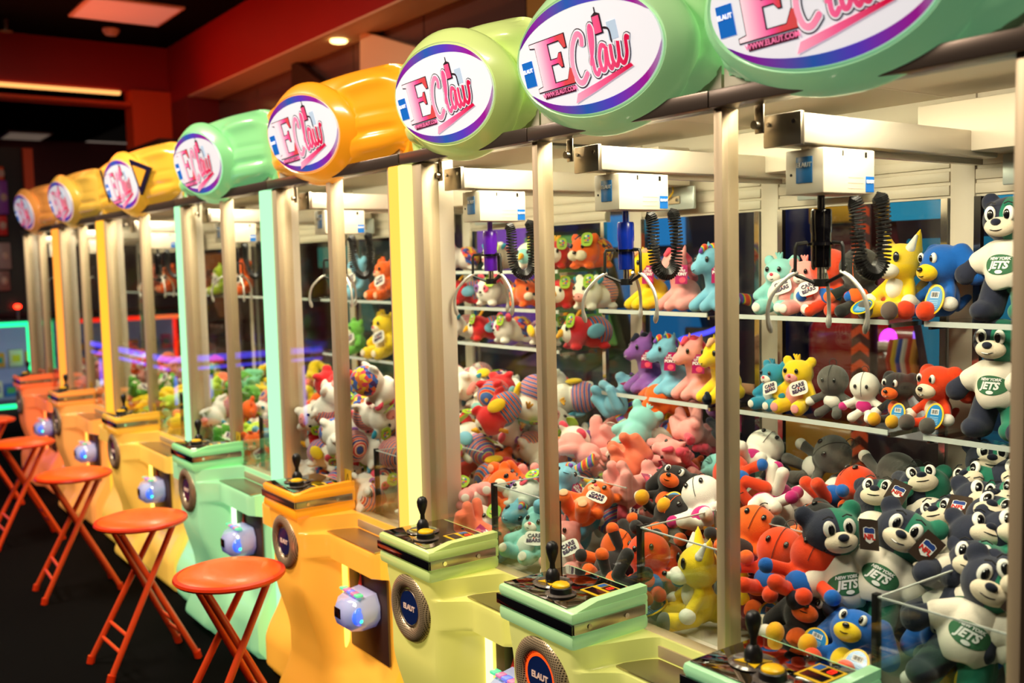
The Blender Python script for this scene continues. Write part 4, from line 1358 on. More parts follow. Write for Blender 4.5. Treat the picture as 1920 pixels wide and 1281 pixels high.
def wrap(o, target, off=0.0008):
    """lay a printed shape onto the cloth below it (along +Y)"""
    bv = BVHTree.FromPolygons([v.co for v in target.data.vertices], [p.vertices for p in target.data.polygons])
    y0 = min(v.co.y for v in o.data.vertices)
    for v in o.data.vertices:
        h = bv.ray_cast(Vector((v.co.x, -1, v.co.z)), Vector((0, 1, 0)))
        if h[0] is not None:
            v.co.y = h[0].y - off + (v.co.y - y0) * 0.2
    return o


def grid_oval(name, m, parent, cx, cz, a, b, n=10):
    """finely divided oval patch for wrapping"""
    mb = MB()
    R = []
    for i in range(1, n + 1):
        R.append([(cx + a * i / n * math.cos(2 * PI * k / 28), 0, cz + b * i / n * math.sin(2 * PI * k / 28)) for k in range(28)])
    mb.rings(R, True, True, False)
    return mb.build(name, m, parent, None)


def face(root, x, y, z, ew=0.011, eh=0.015, big=True, pm=None):
    for s in (-1, 1):
        if big:
            e = kid('eye', M_EYEW, root, lambda b: b.ell((s * x, y, z), (ew, 0.006, eh), u=14, v=10))
            kid('pupil', pm or M_EYEK, e, lambda b: b.ell((s * x * 0.88, y - 0.004, z - eh * .1), (ew * .6, 0.0045, eh * .68), u=12, v=8))
        else:
            kid('eye', M_EYEK, root, lambda b: b.ell((s * x, y, z), (ew, 0.005, eh), u=12, v=8))


def smile(root, y, z, w, m=None):
    kid('mouth', m or M_EYEK, root, lambda b: b.tube([(w * t, y + 0.006 * t * t, z - 0.006 * (1 - t * t)) for t in (-1, -.6, -.2, .2, .6, 1)], 0.0012, 5))


def hang_tag(root, kind, c, rx=0.0, rz=0.0, ry=0.0):
    """printed swing tag"""
    M = Matrix.Translation(c) @ Euler((rx, ry, rz)).to_matrix().to_4x4()
    def add(name, m, par, build):
        mb = MB()
        build(mb)
        me = mb.mesh(name, None)
        me.transform(M)
        me.materials.append(m)
        return put(bpy.data.objects.new(name, me), par)
    def tx(s, size, z, m, par, bold=0.0003, tilt=0.0):
        text('tag_lettering', s, size, m, par, M @ Matrix.Translation((0, -0.0022, z)) @ Matrix.Rotation(tilt, 4, 'Y'), bold)
    if kind == 'league':
        t = add('swing_tag', M_TAGK, root, lambda b: b.box(-.023, .023, -.001, .001, -.032, .032, .0))
        P = [(-.014, .013), (-.007, .016), (0, .014), (.007, .016), (.014, .013), (.014, -.006), (.009, -.014), (0, -.019), (-.009, -.014), (-.014, -.006)]
        g = add('shield', M_INKW, t, lambda b: flat(b, P, -0.0018))
        add('shield_top', mat('shield_blue', '#1d3f8a', 0.4), g, lambda b: flat(b, [(-.0125, .012), (-.007, .0145), (0, .0128), (.007, .0145), (.0125, .012), (.0125, .003), (-.0125, .003)], -0.0022))
        tx('NFL', 0.0155, -0.0055, mat('shield_red', '#d0281c', 0.4), g, 0.0006)
    elif kind == 'pony':
        t = add('swing_tag', M_TAGM, root, lambda b: b.box(-.02, .02, -.001, .001, -.03, .03))
        tx('MY', 0.008, 0.020, M_INKW, t)
        tx('LITTLE', 0.009, 0.012, M_INKW, t)
        tx('PONY', 0.013, 0.001, M_INKW, t, 0.0005)
        add('tag_picture', F['hotpink'], t, lambda b: b.ell((0.004, -.0015, -.018), (.011, .001, .009), u=12, v=8))
    elif kind == 'cub':
        t = add('swing_tag', M_TAGW, root, lambda b: b.prism(oval(0, 0, .030, .023, 24, .55), lambda u, v, w: (u, w - .001, v), .002))
        k = mat('tag_plum_ink', '#3a1a4a', 0.5)
        tx('CARE', 0.0165, 0.008, k, t, 0.0006, -0.12)
        tx('BEARS', 0.0155, -0.008, k, t, 0.0006, -0.12)
        add('heart', M_TAGR, t, lambda b: b.ell((0, -.0015, 0), (.003, .001, .003), u=10, v=6))
    elif kind == 'bun':
        t = add('swing_tag', M_TAGL, root, lambda b: b.prism(oval(0, 0, .022, .026, 24, .75), lambda u, v, w: (u, w - .001, v), .002))
        for q, cc in enumerate(('#e8402a', '#2a6ac8', '#f0e8d8', '#2a9a4a', '#e88a2a', '#7a3aa8')):
            a = q * PI / 3
            add('dot', mat('dot' + cc, cc, 0.5), t, lambda b: b.ell((.009 * math.cos(a), -.0014, .004 + .009 * math.sin(a)), (.0045, .001, .0045), u=8, v=6))
        add('print_line', M_INKK, t, lambda b: b.box(-.01, .01, -.0016, -.001, -.014, -.011))
    elif kind == 'disc':
        t = add('swing_tag', M_YELLOW, root, lambda b: b.prism(oval(0, 0, .026, .036, 28), lambda u, v, w: (u, w - .001, v), .002))
        add('tag_face', M_TAGB, t, lambda b: flat(b, oval(0, 0, .021, .031, 28), -.0018))
        w = add('barcode_panel', M_INKW, t, lambda b: flat(b, [(-.011, .004), (.011, .004), (.011, .019), (-.011, .019)], -.0024))
        def bars(b):
            for q in range(8):
                b.box(-.009 + q * .0023, -.009 + q * .0023 + (.0013 if q % 3 else .0007), -.003, -.0024, .006, .017)
        add('barcode', M_INKK, w, bars)
        def lines(b):
            for q in range(5):
                b.box(-.012, .012, -.0022, -.0018, -.004 - q * .0045, -.0025 - q * .0045)
        add('fine_print', mat('pale_ink', '#a8d0e8', 0.5), t, lines)


PROTO = {}


SLANT = Matrix(((1, 0, .28, 0), (0, 1, 0, 0), (0, 0, 1, 0), (0, 0, 0, 1)))


def make_bear(col):
    def bd(b):
        b.ell((0, 0, .238), (.064, .056, .055))
        for s in (-1, 1):
            b.ell((s * .053, .006, .282), (.023, .014, .023))
            b.cap((s * .042, 0, .165), (s * .098, -.012, .118), .021, .024)
            b.ell((s * .101, -.015, .112), (.027, .024, .027))
            b.cap((s * .030, 0, .09), (s * .044, -.006, .03), .032, .032)
            b.ell((s * .046, -.026, .027), (.031, .046, .027))
        b.ell((0, .004, .135), (.05, .042, .065))
    r = fuse('bear_plush', bd, M_BEAR)
    def sh(b):
        b.cap((0, .002, .112), (0, .002, .155), .056, .050, 24)
        for s in (-1, 1):
            b.cap((s * .035, 0, .163), (s * .068, -.006, .140), .029, .029)
    t = fuse('shirt', sh, M_SHIRT, r, 0.005, 3)
    t['label'] = 'white shirt with green oval team emblem'
    for v in t.data.vertices:            # a straight hem
        v.co.z = max(v.co.z, 0.078 + 0.004 * math.sin(v.co.x * 90))
    e = wrap(grid_oval('emblem', M_EMB, t, 0, .135, .040, .024), t)
    w1 = text('emblem_lettering', 'JETS', .0235, M_INKW, e, Matrix.Translation((-.001, 0, .1335)) @ SLANT, .0010)
    wrap(w1, t, .0022)
    w2 = text('emblem_small_lettering', 'NEW YORK', .0092, M_INKW, e, Matrix.Translation((0, 0, .149)) @ SLANT, .0004)
    wrap(w2, t, .0022)
    wrap(grid_oval('emblem_ball', M_INKW, e, 0, .1185, .009, .0045, 3), t, .0022)
    kid('muzzle', F['cream'], r, lambda b: b.ell((0, -.05, .222), (.036, .021, .023)))
    kid('nose', F['navy'], r, lambda b: b.ell((0, -.069, .233), (.012, .008, .0085), u=14, v=10))
    smile(r, -.0705, .219, .02)
    face(r, .022, -.053, .252, .0135, .0185)
    if col == 'tagged':
        hang_tag(r, 'league', (.055, -.066, .232), -.15, .25, .25)
    for s in (-1, 1):
        kid('eyebrow', F['black'], r, lambda b: b.tube([(s * .032, -.049, .274), (s * .02, -.053, .279), (s * .010, -.053, .275)], .0016, 5))
    return r


def make_bun(col):
    base = {'panda': F['white'], 'parrot': F['red'], 'tiger': F['orange'], 'cow': F['white'], 'bird': F['white']}[col]
    def bd(b):
        b.ell((0, -.035, .066), (.060, .052, .058))
        b.ell((0, .035, .06), (.062, .062, .056))
        for s in (-1, 1):
            if col in ('panda', 'tiger', 'cow'):
                b.ell((s * .045, -.03, .115), (.02, .012, .02))
            b.ell((s * .035, -.05, .012), (.018, .024, .012))
            b.ell((s * .038, .06, .012), (.018, .024, .012))
    r = fuse({'panda': 'panda_plush', 'parrot': 'parrot_plush', 'tiger': 'tiger_plush', 'cow': 'cow_plush', 'bird': 'bird_plush'}[col], bd, base, None, .006, 4)
    kid('printed_back', PRINTS[col], r, lambda b: b.ell((0, .042, .063), (.0635, .062, .0575), u=24, v=16))
    if col == 'panda':
        for s in (-1, 1):
            kid('ear', F['hotpink'], r, lambda b: b.ell((s * .046, -.034, .118), (.022, .013, .021)))
            kid('eye_patch', F['purple' if s < 0 else 'hotpink'], r, lambda b: b.ell((s * .026, -.081, .078), (.016, .006, .019), (0, s * .5, 0)))
        face(r, .024, -.0865, .079, .006, .007, False)
        kid('nose', M_EYEK, r, lambda b: b.ell((0, -.089, .062), (.008, .005, .006), u=10, v=8))
        smile(r, -.088, .054, .012)
    elif col in ('parrot', 'bird'):
        kid('face_patch', F['white' if col == 'parrot' else 'aqua'], r, lambda b: b.ell((0, -.05, .064), (.048, .042, .044)))
        kid('beak', F['gold'], r, lambda b: b.cap((0, -.092, .064), (0, -.108, .05), .013, .006))
        face(r, .027, -.083, .08, .0065, .010, False)
        for s in (-1, 1):
            kid('wing', F['yellow' if s < 0 else 'sky'], r, lambda b: b.ell((s * .066, .015, .07), (.012, .036, .026), (.3, 0, 0)))
        kid('crest', F['gold'], r, lambda b: [b.cap((0, -.03, .12), (q * .012, -.01 - abs(q) * .004, .145), .007, .004) for q in (-1, 0, 1)])
    elif col == 'tiger':
        kid('muzzle', F['cream'], r, lambda b: [b.ell((s * .018, -.078, .052), (.024, .018, .02)) for s in (-1, 1)])
        kid('nose', M_EYEK, r, lambda b: b.ell((0, -.095, .062), (.010, .006, .007), u=10, v=8))
        face(r, .026, -.079, .086, .008, .010, False)
        kid('stripe', F['navy'], r, lambda b: [b.tube([(q * .02, -.062, .11), (q * .017, -.04, .124), (q * .02, -.01, .122)], .005, 6) for q in (-1, 0, 1)])
    elif col == 'cow':
        kid('snout', F['pink'], r, lambda b: b.ell((0, -.078, .05), (.03, .018, .018)))
        face(r, .024, -.082, .084, .006, .008, False)
        kid('nostril', F['maroon'], r, lambda b: [b.ell((s * .012, -.096, .053), .003, u=8, v=6) for s in (-1, 1)])
        for s in (-1, 1):
            kid('ear', F['teal'], r, lambda b: b.ell((s * .056, -.03, .11), (.024, .009, .012), (0, s * -.5, 0)))
    hang_tag(r, 'bun', (.045, -.075, .11), -.25, .35)
    return r


def make_pony(col):
    c, mane = {'pink': ('pink', 'hotpink'), 'blue': ('sky', 'rain'), 'yellow': ('yellow', 'peach'), 'purple': ('purple', 'navy'), 'rose': ('coral', 'magenta')}[col]
    def bd(b):
        b.ell((0, .03, .055), (.040, .050, .045))
        b.cap((0, .012, .07), (0, -.004, .115), .033, .026)
        b.ell((0, -.012, .148), (.041, .042, .042))
        b.cap((0, -.035, .138), (0, -.056, .130), .025, .021)
        for s in (-1, 1):
            b.cap((s * .024, .005, .06), (s * .027, -.05, .016), .017, .018)
            b.cap((s * .036, .045, .03), (s * .050, -.02, .018), .022, .019)
            b.cap((s * .026, .004, .18), (s * .034, .008, .205), .012, .005)
    r = fuse('pony_plush', bd, F[c], None, .0055, 5)
    kid('mane', F[mane], r, lambda b: [b.cap((0, .000 + q * .012, .188 - q * q * .004), (.012 * (1 if q % 2 else -1), .020 + q * .012, .180 - q * .020), .015, .013) for q in range(5)] + [b.cap((0, -.03, .19), (.008, -.05, .178), .011, .006)])
    kid('tail', F[mane], r, lambda b: [b.cap((0, .075, .04), (.02, .115, .03), .014, .018), b.cap((.02, .115, .03), (.03, .13, .012), .018, .008)])
    face(r, .027, -.042, .155, .0075, .0095, False)
    smile(r, -.0765, .127, .01)
    hang_tag(r, 'pony', (.046, -.015, .115), -.1, .7)
    return r


def make_cub(col):
    c, c2 = {'mint': ('mint', 'white'), 'aqua': ('aqua', 'white'), 'pink': ('pink', 'white'), 'orange': ('orange', 'peach'), 'blue': ('teal', 'white'), 'multi': ('yellow', 'pink'), 'yellow': ('yellow', 'cream'), 'green': ('lgreen', 'cream'), 'lime': ('lime', 'white'), 'coral': ('coral', 'cream'), 'sky': ('sky', 'cream')}[col]
    def bd(b):
        b.ell((0, .004, .058), (.045, .040, .052))
        b.ell((0, -.006, .125), (.051, .044, .044))
        for s in (-1, 1):
            b.ell((s * .043, .004, .162), (.018, .012, .018))
            b.cap((s * .036, -.005, .085), (s * .062, -.028, .055), .017, .018)
            b.cap((s * .026, -.02, .025), (s * .036, -.062, .022), .021, .024)
    r = fuse('cub_plush', bd, F[c], None, .0055, 4)
    kid('belly', F[c2], r, lambda b: b.ell((0, -.020, .058), (.033, .021, .037)))
    kid('muzzle', F[c2], r, lambda b: b.ell((0, -.044, .113), (.022, .013, .016)))
    kid('nose', F['hotpink'] if c != 'pink' else F['red'], r, lambda b: b.ell((0, -.057, .121), (.006, .004, .005), u=10, v=8))
    face(r, .020, -.047, .136, .0065, .0085, False)
    smile(r, -.0565, .112, .010)
    kid('foot_pad', F[c2], r, lambda b: [b.ell((s * .037, -.083, .023), (.014, .004, .014)) for s in (-1, 1)])
    kid('tuft', F[c], r, lambda b: [b.cap((0, -.004, .165), (q * .01, -.012, .184), .007, .003) for q in (-1, 0, 1)])
    hang_tag(r, 'cub', (.034, -.056, .085), -.3, .25, -.3)
    return r


def make_doll(col):
    c, c2 = {'red': ('redor', 'cobalt'), 'black': ('black', 'orange'), 'white': ('white', 'magenta'), 'grey': ('grey', 'white'), 'rust': ('orange', 'black')}[col]
    def bd(b):
        b.ell((0, 0, .142), (.060, .054, .058))
        b.ell((0, .002, .066), (.034, .028, .040))
        for s in (-1, 1):
            b.cap((s * .028, 0, .085), (s * .075, -.02, .062), .014, .017)
            b.cap((s * .018, -.004, .035), (s * .034, -.055, .018), .016, .020)
    r = fuse('round_headed_plush', bd, F[c], None, .0055, 4)
    kid('tunic', F[c2], r, lambda b: b.ell((0, .001, .062), (.0365, .031, .034)))
    face(r, .023, -.0525, .146, .0065, .009, False)
    kid('seam', F['black'] if c != 'black' else F['orange'], r, lambda b: b.tube([(0, -.0555 * math.cos(a) , .142 + .0592 * math.sin(a)) for a in (-.7 + .25 * q for q in range(15))], .0009, 4))
    kid('hand', F[c2] if c != 'red' else F['redor'], r, lambda b: [b.ell((s * .08, -.023, .058), (.019, .018, .018)) for s in (-1, 1)])
    kid('hanging_loop', M_INKK, r, lambda b: b.tube([(0.014 * math.cos(a), .0, .208 + .016 * math.sin(a)) for a in (-1.2 + .4 * q for q in range(15))], .0014, 5))
    return r


def make_fox(col):
    c, c2 = {'yellow': ('yellow', 'white'), 'amber': ('gold', 'cream')}[col]
    def bd(b):
        b.ell((0, .004, .055), (.036, .034, .048))
        b.ell((0, -.002, .132), (.052, .046, .046))
        for s in (-1, 1):
            b.cap((s * .034, .004, .16), (s * .050, .006, .208), .020, .004)
            b.cap((s * .030, -.004, .082), (s * .052, -.035, .045), .013, .014)
            b.cap((s * .022, -.012, .022), (s * .034, -.07, .022), .016, .021)
        b.cap((0, .04, .03), (.03, .085, .075), .022, .034)
        b.cap((.03, .085, .075), (.045, .095, .145), .034, .016)
    r = fuse('fox_plush', bd, F[c], None, .0055, 4)
    kid('muzzle', F[c2], r, lambda b: [b.ell((0, -.045, .113), (.028, .022, .019)), b.cap((0, -.055, .112), (0, -.068, .114), .012, .008)])
    kid('chest', F[c2], r, lambda b: b.ell((0, -.020, .072), (.023, .018, .027)))
    kid('nose', M_EYEK, r, lambda b: b.ell((0, -.077, .118), (.007, .006, .006), u=10, v=8))
    for s in (-1, 1):
        kid('inner_ear', F[c2], r, lambda b: b.cap((s * .036, -.010, .165), (s * .046, -.004, .193), .012, .004))
        kid('paw', F['white'], r, lambda b: b.ell((s * .055, -.038, .042), (.018, .018, .017)))
        kid('shoe', F['grey'], r, lambda b: b.ell((s * .035, -.082, .022), (.021, .016, .022)))
    face(r, .021, -.043, .146, .0085, .0125, False)
    hang_tag(r, 'disc', (-.035, -.09, .03), -1.1, .3)
    return r


def make_pup(col):
    c, c2, c3 = {'blue': ('cobalt', 'yellow', 'redor'), 'black': ('black', 'orange', 'gold'), 'red': ('redor', 'cream', 'grey'), 'maroon': ('maroon', 'orange', 'cream')}[col]
    def bd(b):
        b.ell((0, .004, .052), (.036, .034, .046))
        b.ell((0, -.002, .130), (.054, .050, .048))
        for s in (-1, 1):
            b.cap((s * .030, -.004, .078), (s * .060, -.03, .045), .012, .012)
            b.cap((s * .020, -.010, .022), (s * .034, -.065, .022), .014, .014)
            b.cap((s * .045, .012, .158), (s * .072, .030, .105), .022, .026)
        b.cap((0, .04, .03), (0, .07, .05), .014, .010)
    r = fuse('pup_plush', bd, F[c], None, .0055, 4)
    kid('muzzle', F[c2], r, lambda b: b.ell((0, -.045, .112), (.030, .020, .021)))
    kid('belly', F[c2], r, lambda b: b.ell((0, -.018, .058), (.024, .018, .028)))
    kid('nose', M_EYEK, r, lambda b: b.ell((0, -.066, .119), (.008, .006, .006), u=10, v=8))
    smile(r, -.064, .108, .014)
    for s in (-1, 1):
        kid('paw', F['white'], r, lambda b: b.ell((s * .064, -.034, .040), (.018, .018, .017)))
        kid('shoe', F[c3], r, lambda b: b.ell((s * .036, -.076, .024), (.020, .024, .023)))
    face(r, .022, -.045, .146, .009, .0125, True)
    hang_tag(r, 'disc', (.045, -.06, .05), -.3, .2)
    return r


MAKE = {'bear': make_bear, 'bun': make_bun, 'pony': make_pony, 'cub': make_cub, 'doll': make_doll, 'fox': make_fox, 'pup': make_pup}
CAT = {'bear': 'bear plush', 'bun': 'animal plush', 'pony': 'pony plush', 'cub': 'cub plush', 'doll': 'doll plush', 'fox': 'fox plush', 'pup': 'puppy plush'}
used = set()


def plush(kind, col, loc, rot, s=1.0):
    """first of a kind is the prototype itself, later ones are copies of it with all its parts"""
    k = (kind, col)
    if k not in PROTO:
        PROTO[k] = MAKE[kind](col)
    o = PROTO[k] if k not in used else copy_tree(PROTO[k])
    used.add(k)
    if len(rot) == 4:
        o.rotation_mode = 'QUATERNION'
        o.rotation_quaternion = rot
    else:
        o.rotation_mode = 'XYZ'
        o.rotation_euler = rot
    o.location = loc
    o.scale = (s, s, s)
    o['category'] = CAT[kind]
    return o

# machine kind colour x y z (mm) and quaternion (x100) of every heaped toy
PILE = '''
D bun panda -3201 1903 764 84 9 5 -54
D bun panda -3047 2192 879 22 -61 -10 -76
D bun bird -3439 1639 765 17 -55 -13 -80
D bun tiger -2993 2013 841 65 -29 50 50
D bun cow -3169 1577 800 53 -63 -47 -31
D bun cow -2852 2102 885 30 -23 57 73
D bun parrot -3632 1689 964 10 -20 -97 -9
D bun parrot -3010 1965 776 71 8 -7 70
D bun parrot -3517 1698 807 42 -51 45 60
D bun parrot -2775 1975 846 5 -65 -6 76
D bun panda -3200 1930 1014 1 100 7 3
D bun cow -3209 1752 932 2 -77 -14 -62
D bun bird -3509 1640 817 55 -2 8 83
D bun cow -2867 2356 860 60 6 -8 79
D bun cow -3281 1799 810 66 52 50 -19
D bun panda -2999 2111 964 45 50 -12 73
D bun panda -3608 1620 836 15 -69 -71 2
D bun cow -3025 2346 1044 8 91 38 16
D bun parrot -3096 1924 955 80 -60 2 -10
D bun bird -2968 1914 914 72 -32 -1 -62
D bun cow -3318 1668 936 14 74 13 65
D bun cow -2890 2193 1038 46 -57 67 12
D bun panda -3204 2102 1051 18 52 -84 0
D bun bird -3130 2099 1112 29 -7 93 19
D bun panda -3361 1620 1003 13 65 -71 -25
D bun panda -3659 2106 1095 42 49 76 -3
D bun panda -3221 2003 1044 50 44 -36 66
D bun bird -3361 1867 992 28 80 12 51
D bun cow -3493 2296 1100 7 -17 78 59
D bun tiger -3212 1810 1092 32 64 50 48
D bun cow -3682 1628 1008 69 -14 67 22
D bun bird -3420 2039 1090 50 2 -85 -18
D bun parrot -3331 2055 1163 38 -82 -42 1
D bun cow -3205 1688 1108 6 -82 57 9
D bun panda -2986 2161 993 84 -23 15 46
D bun parrot -2978 2067 1187 10 -96 -25 0
D bun panda -3414 1753 990 81 32 23 43
D bun cow -3172 1998 1169 23 -61 59 48
D bun panda -3550 1898 1042 18 -23 26 92
D bun panda -3133 1695 1219 29 96 -4 -7
D bun parrot -3599 1711 1182 23 -52 -82 -5
D bun cow -3485 2290 1085 75 30 46 -38
D bun parrot -2893 1973 1103 40 30 84 21
D bun bird -2903 2382 1091 64 34 63 -28
D bun cow -3506 1602 1103 55 -79 27 -2
D bun bird -3291 2136 1123 51 -17 77 34
D bun bird -2891 2170 1091 74 52 38 19
D bun panda -3429 1824 1025 81 -41 -26 34
D bun bird -3275 1812 1176 1 -25 -96 9
D bun panda -3187 2353 1100 50 17 84 -13
D bun panda -3291 2388 1066 35 -30 -60 65
D bun panda -3008 2299 1167 28 -94 17 3
E cub green -4636 1591 794 53 -74 34 -23
E cub orange -4756 2239 937 49 86 -12 0
E cub green -4671 1733 778 27 -17 -77 55
E bun cow -4280 2324 933 60 25 -63 -42
E cub sky -4167 1792 830 73 52 -41 -16
E cub lime -4516 1787 840 56 35 -74 -11
E cub sky -4376 1776 833 55 41 -72 11
E cub sky -4519 2025 892 30 86 -4 42
E cub orange -4582 2053 845 74 -54 -40 0
E cub orange -4534 1890 859 48 81 25 25
E bun cow -4653 1860 755 79 8 6 -60
E cub orange -4242 1668 726 91 19 0 38
E cub orange -4376 1762 784 58 -65 21 -44
E cub sky -4673 1991 883 57 28 76 14
E bun cow -4512 2172 946 10 42 -88 20
E cub sky -4611 2327 959 21 65 -48 -55
E cub orange -4795 1798 822 91 -6 38 -12
E bun cow -4776 1953 868 89 44 4 7
E cub orange -4346 2193 914 73 61 -31 5
E cub orange -4444 1915 937 37 18 91 0
E bun cow -4756 1621 950 10 -3 95 29
F cub mint -5548 1678 761 62 -4 72 -32
F cub lime -5284 2164 864 76 -33 -57 1
F cub green -5099 1920 869 16 80 -20 -54
F cub green -5853 1588 794 12 19 71 66
F cub yellow -5279 1570 795 27 -40 -63 -61
F cub yellow -6010 1890 820 75 -8 -50 -43
F cub coral -5398 1641 756 66 -65 0 -39
F cub yellow -6187 1571 790 0 0 73 68
F cub yellow -5147 2096 851 60 -65 -8 46
F cub yellow -5918 1624 870 23 -8 -91 -34
F cub yellow -6180 2165 869 61 -27 68 -30
F cub lime -4905 2120 854 71 -20 -66 16
F cub yellow -4963 2236 939 49 46 -69 -26
F cub lime -5716 2288 890 46 14 -74 47
F cub lime -5735 1666 815 52 48 69 17
F cub lime -5457 1754 901 66 73 15 -9
F cub yellow -5506 2336 854 49 11 -33 80
F cub lime -5270 2415 917 23 34 -68 60
F cub yellow -5451 2152 919 30 65 -49 -50
F cub yellow -5107 2117 845 92 38 -2 -11
F cub yellow -5923 1870 916 23 -11 -89 -38
F cub green -6231 2110 995 30 88 -30 22
F cub green -5601 2388 964 51 85 -9 -6
F cub mint -4945 2328 984 26 66 -60 -38
F cub yellow -5398 1956 810 38 -26 54 -70
F cub coral -5157 2355 960 46 77 -40 18
F cub green -5124 1973 931 71 41 51 27
F cub coral -6012 1672 764 90 24 -35 -13
F cub yellow -5984 2090 848 63 -7 -72 29
F cub yellow -5533 1658 856 74 2 -66 -13
F cub mint -5252 1983 906 82 -37 -43 -8
F cub yellow -5791 1678 903 1 -7 -79 -61
F cub yellow -5408 1962 822 74 -34 -57 5
F cub yellow -5700 2323 1031 17 30 -92 -19
F cub coral -5612 1951 993 21 9 88 42
F cub yellow -5400 2338 1004 31 71 62 12
F cub green -6072 1875 887 69 5 -63 35
F cub green -6030 1566 905 62 -75 20 14
F cub lime -5467 1844 953 7 76 9 64
F cub mint -5644 2172 1013 13 97 -20 0
F cub green -5966 2172 892 52 -46 4 72
F cub green -5463 2037 1019 37 89 7 26
F cub yellow -5560 1865 939 57 72 -39 -5
F cub yellow -5066 2329 1064 23 63 -57 -47
G cub coral -7100 1668 712 86 7 -24 45
G cub pink -6841 1935 778 98 17 0 -1
G bun cow -6574 2241 835 55 6 -9 83
G pup red -6967 1938 848 84 -7 -20 50
G cub coral -6917 1626 779 69 -29 63 20
G pup red -6548 2029 895 50 65 -57 1
G cub pink -7298 2343 902 53 6 74 -41
G bun cow -6909 1797 757 96 25 -1 -12
G pup red -6769 1958 788 78 -32 6 53
G cub pink -7421 1654 876 20 98 0 3
G bun cow -6965 1696 794 5 3 -64 77
G bun cow -6544 2054 852 12 -16 -30 -93
G bun cow -7431 2033 1000 1 -100 -6 -8
G cub coral -7388 1679 892 72 -48 49 9
G cub pink -6636 2013 1006 16 -94 28 9
G cub pink -7262 2150 995 9 64 -73 -22
G pup red -6683 2321 864 90 -9 -39 17
G bun cow -7231 1647 923 10 -60 -55 -58
G bun bird -7151 1870 882 7 -77 58 -26
G cub pink -7051 1733 873 68 25 47 -51
G cub pink -6765 2216 1014 53 61 53 26
G cub coral -6710 1872 925 56 -56 43 43
G cub coral -6848 2017 1031 12 11 87 47
G bun cow -7249 1879 902 75 -3 57 33
H bun cow -8075 1919 882 47 74 -48 -4
H bun parrot -8182 1584 800 33 -44 66 50
H bun parrot -8521 1871 833 55 -15 63 52
H cub coral -8691 1604 745 76 -49 -38 -21
H cub coral -8748 1767 780 75 -51 35 24
H cub coral -8647 2291 891 74 -27 62 -9
H cub coral -8389 1973 963 14 -62 -74 -22
H bun cow -8220 1779 868 15 -74 65 2
H bun cow -8774 2265 891 3 62 -14 77
H bun cow -7828 1969 843 3 64 -5 -77
H bun parrot -8176 2118 922 23 -67 -55 -46
H cub coral -8337 2185 920 1 2 73 68
H bun cow -7891 2115 844 28 12 21 93
H bun parrot -8206 2005 904 36 36 84 16
H bun parrot -8446 2259 974 14 69 54 -46
H cub coral -7712 2088 862 72 45 -18 -49
H bun parrot -8323 2075 924 33 1 94 2
A cub pink -2253 2115 853 62 -6 72 -30
A bun bird -2270 1895 845 67 -58 -13 -44
A bun bird -2333 2095 803 98 10 -2 15
A cub pink -2600 1707 908 14 -49 86 7
A cub orange -2408 1765 741 43 -32 -17 83
A pony rose -2528 1622 834 43 -71 48 -29
A cub orange -2233 2229 878 76 -50 -37 -22
A cub orange -2638 1835 908 60 -14 79 2
A pony pink -2148 1892 958 64 -76 0 -11
A pony blue -2390 2410 952 29 47 -70 46
A pony pink -2560 1882 892 57 -81 -16 1
A pony rose -2211 2026 1015 59 -50 -63 5
A pony pink -2082 2177 906 62 -17 -76 11
A bun bird -2475 2040 807 94 24 1 24
A cub pink -2479 2088 954 42 -51 68 33
A pony blue -2429 1898 967 12 46 87 12
A pony pink -2552 2273 1036 31 -91 21 20
A bun panda -2583 2101 924 2 -10 21 -97
A pony pink -2271 2210 975 73 3 62 -31
A cub aqua -2144 2391 873 52 16 42 -73
A cub pink -2505 1981 1028 37 33 76 42
A bun panda -2355 2322 957 95 24 20 -7
A cub pink -2535 2131 995 54 -74 6 -40
A cub aqua -2328 2113 995 42 -15 -29 -85
A pony blue -2563 2218 1120 76 -62 -15 -16
A pony pink -2231 2265 1105 33 -90 -24 -18
A cub orange -2378 2237 1162 7 -48 -63 -60
A bun bird -2438 2293 1086 2 10 -88 -47
A pony purple -2149 2356 1183 3 99 8 8
B doll red -1678 2108 826 85 -47 23 6
B doll red -1744 2022 869 53 75 26 29
B doll red -1774 1737 744 81 -46 -26 27
B doll black -1546 2171 940 44 -46 63 44
B pup black -1953 2348 976 40 65 55 34
B doll black -1913 1799 872 25 67 62 -33
B pup black -1750 1956 858 49 -35 -68 41
B doll black -1602 2095 977 12 78 54 30
B doll white -1934 1926 872 75 -55 7 -35
B doll rust -1961 2123 890 23 32 62 68
B doll grey -1763 2348 968 21 82 14 50
B doll black -1552 1896 895 77 -57 -6 -26
B doll white -1770 2026 808 85 -52 1 7
B doll white -1660 1936 1001 10 -39 81 43
B doll red -1638 2143 946 78 -58 7 -22
B doll grey -1850 2348 955 88 -17 42 -17
B doll white -1797 2139 969 52 -83 18 -10
B doll red -1816 2085 964 3 55 -36 -75
B doll grey -1642 2346 951 6 -50 2 -86
B doll black -1755 1586 837 23 -86 -13 43
B doll white -1907 2180 994 77 -58 8 27
C bear plain -1177 2026 851 75 -60 24 -14
C bear plain -1222 1838 834 20 4 -64 -74
C bear plain -950 2131 896 72 -62 26 17
C bear plain -1366 2279 932 22 57 42 67
'''
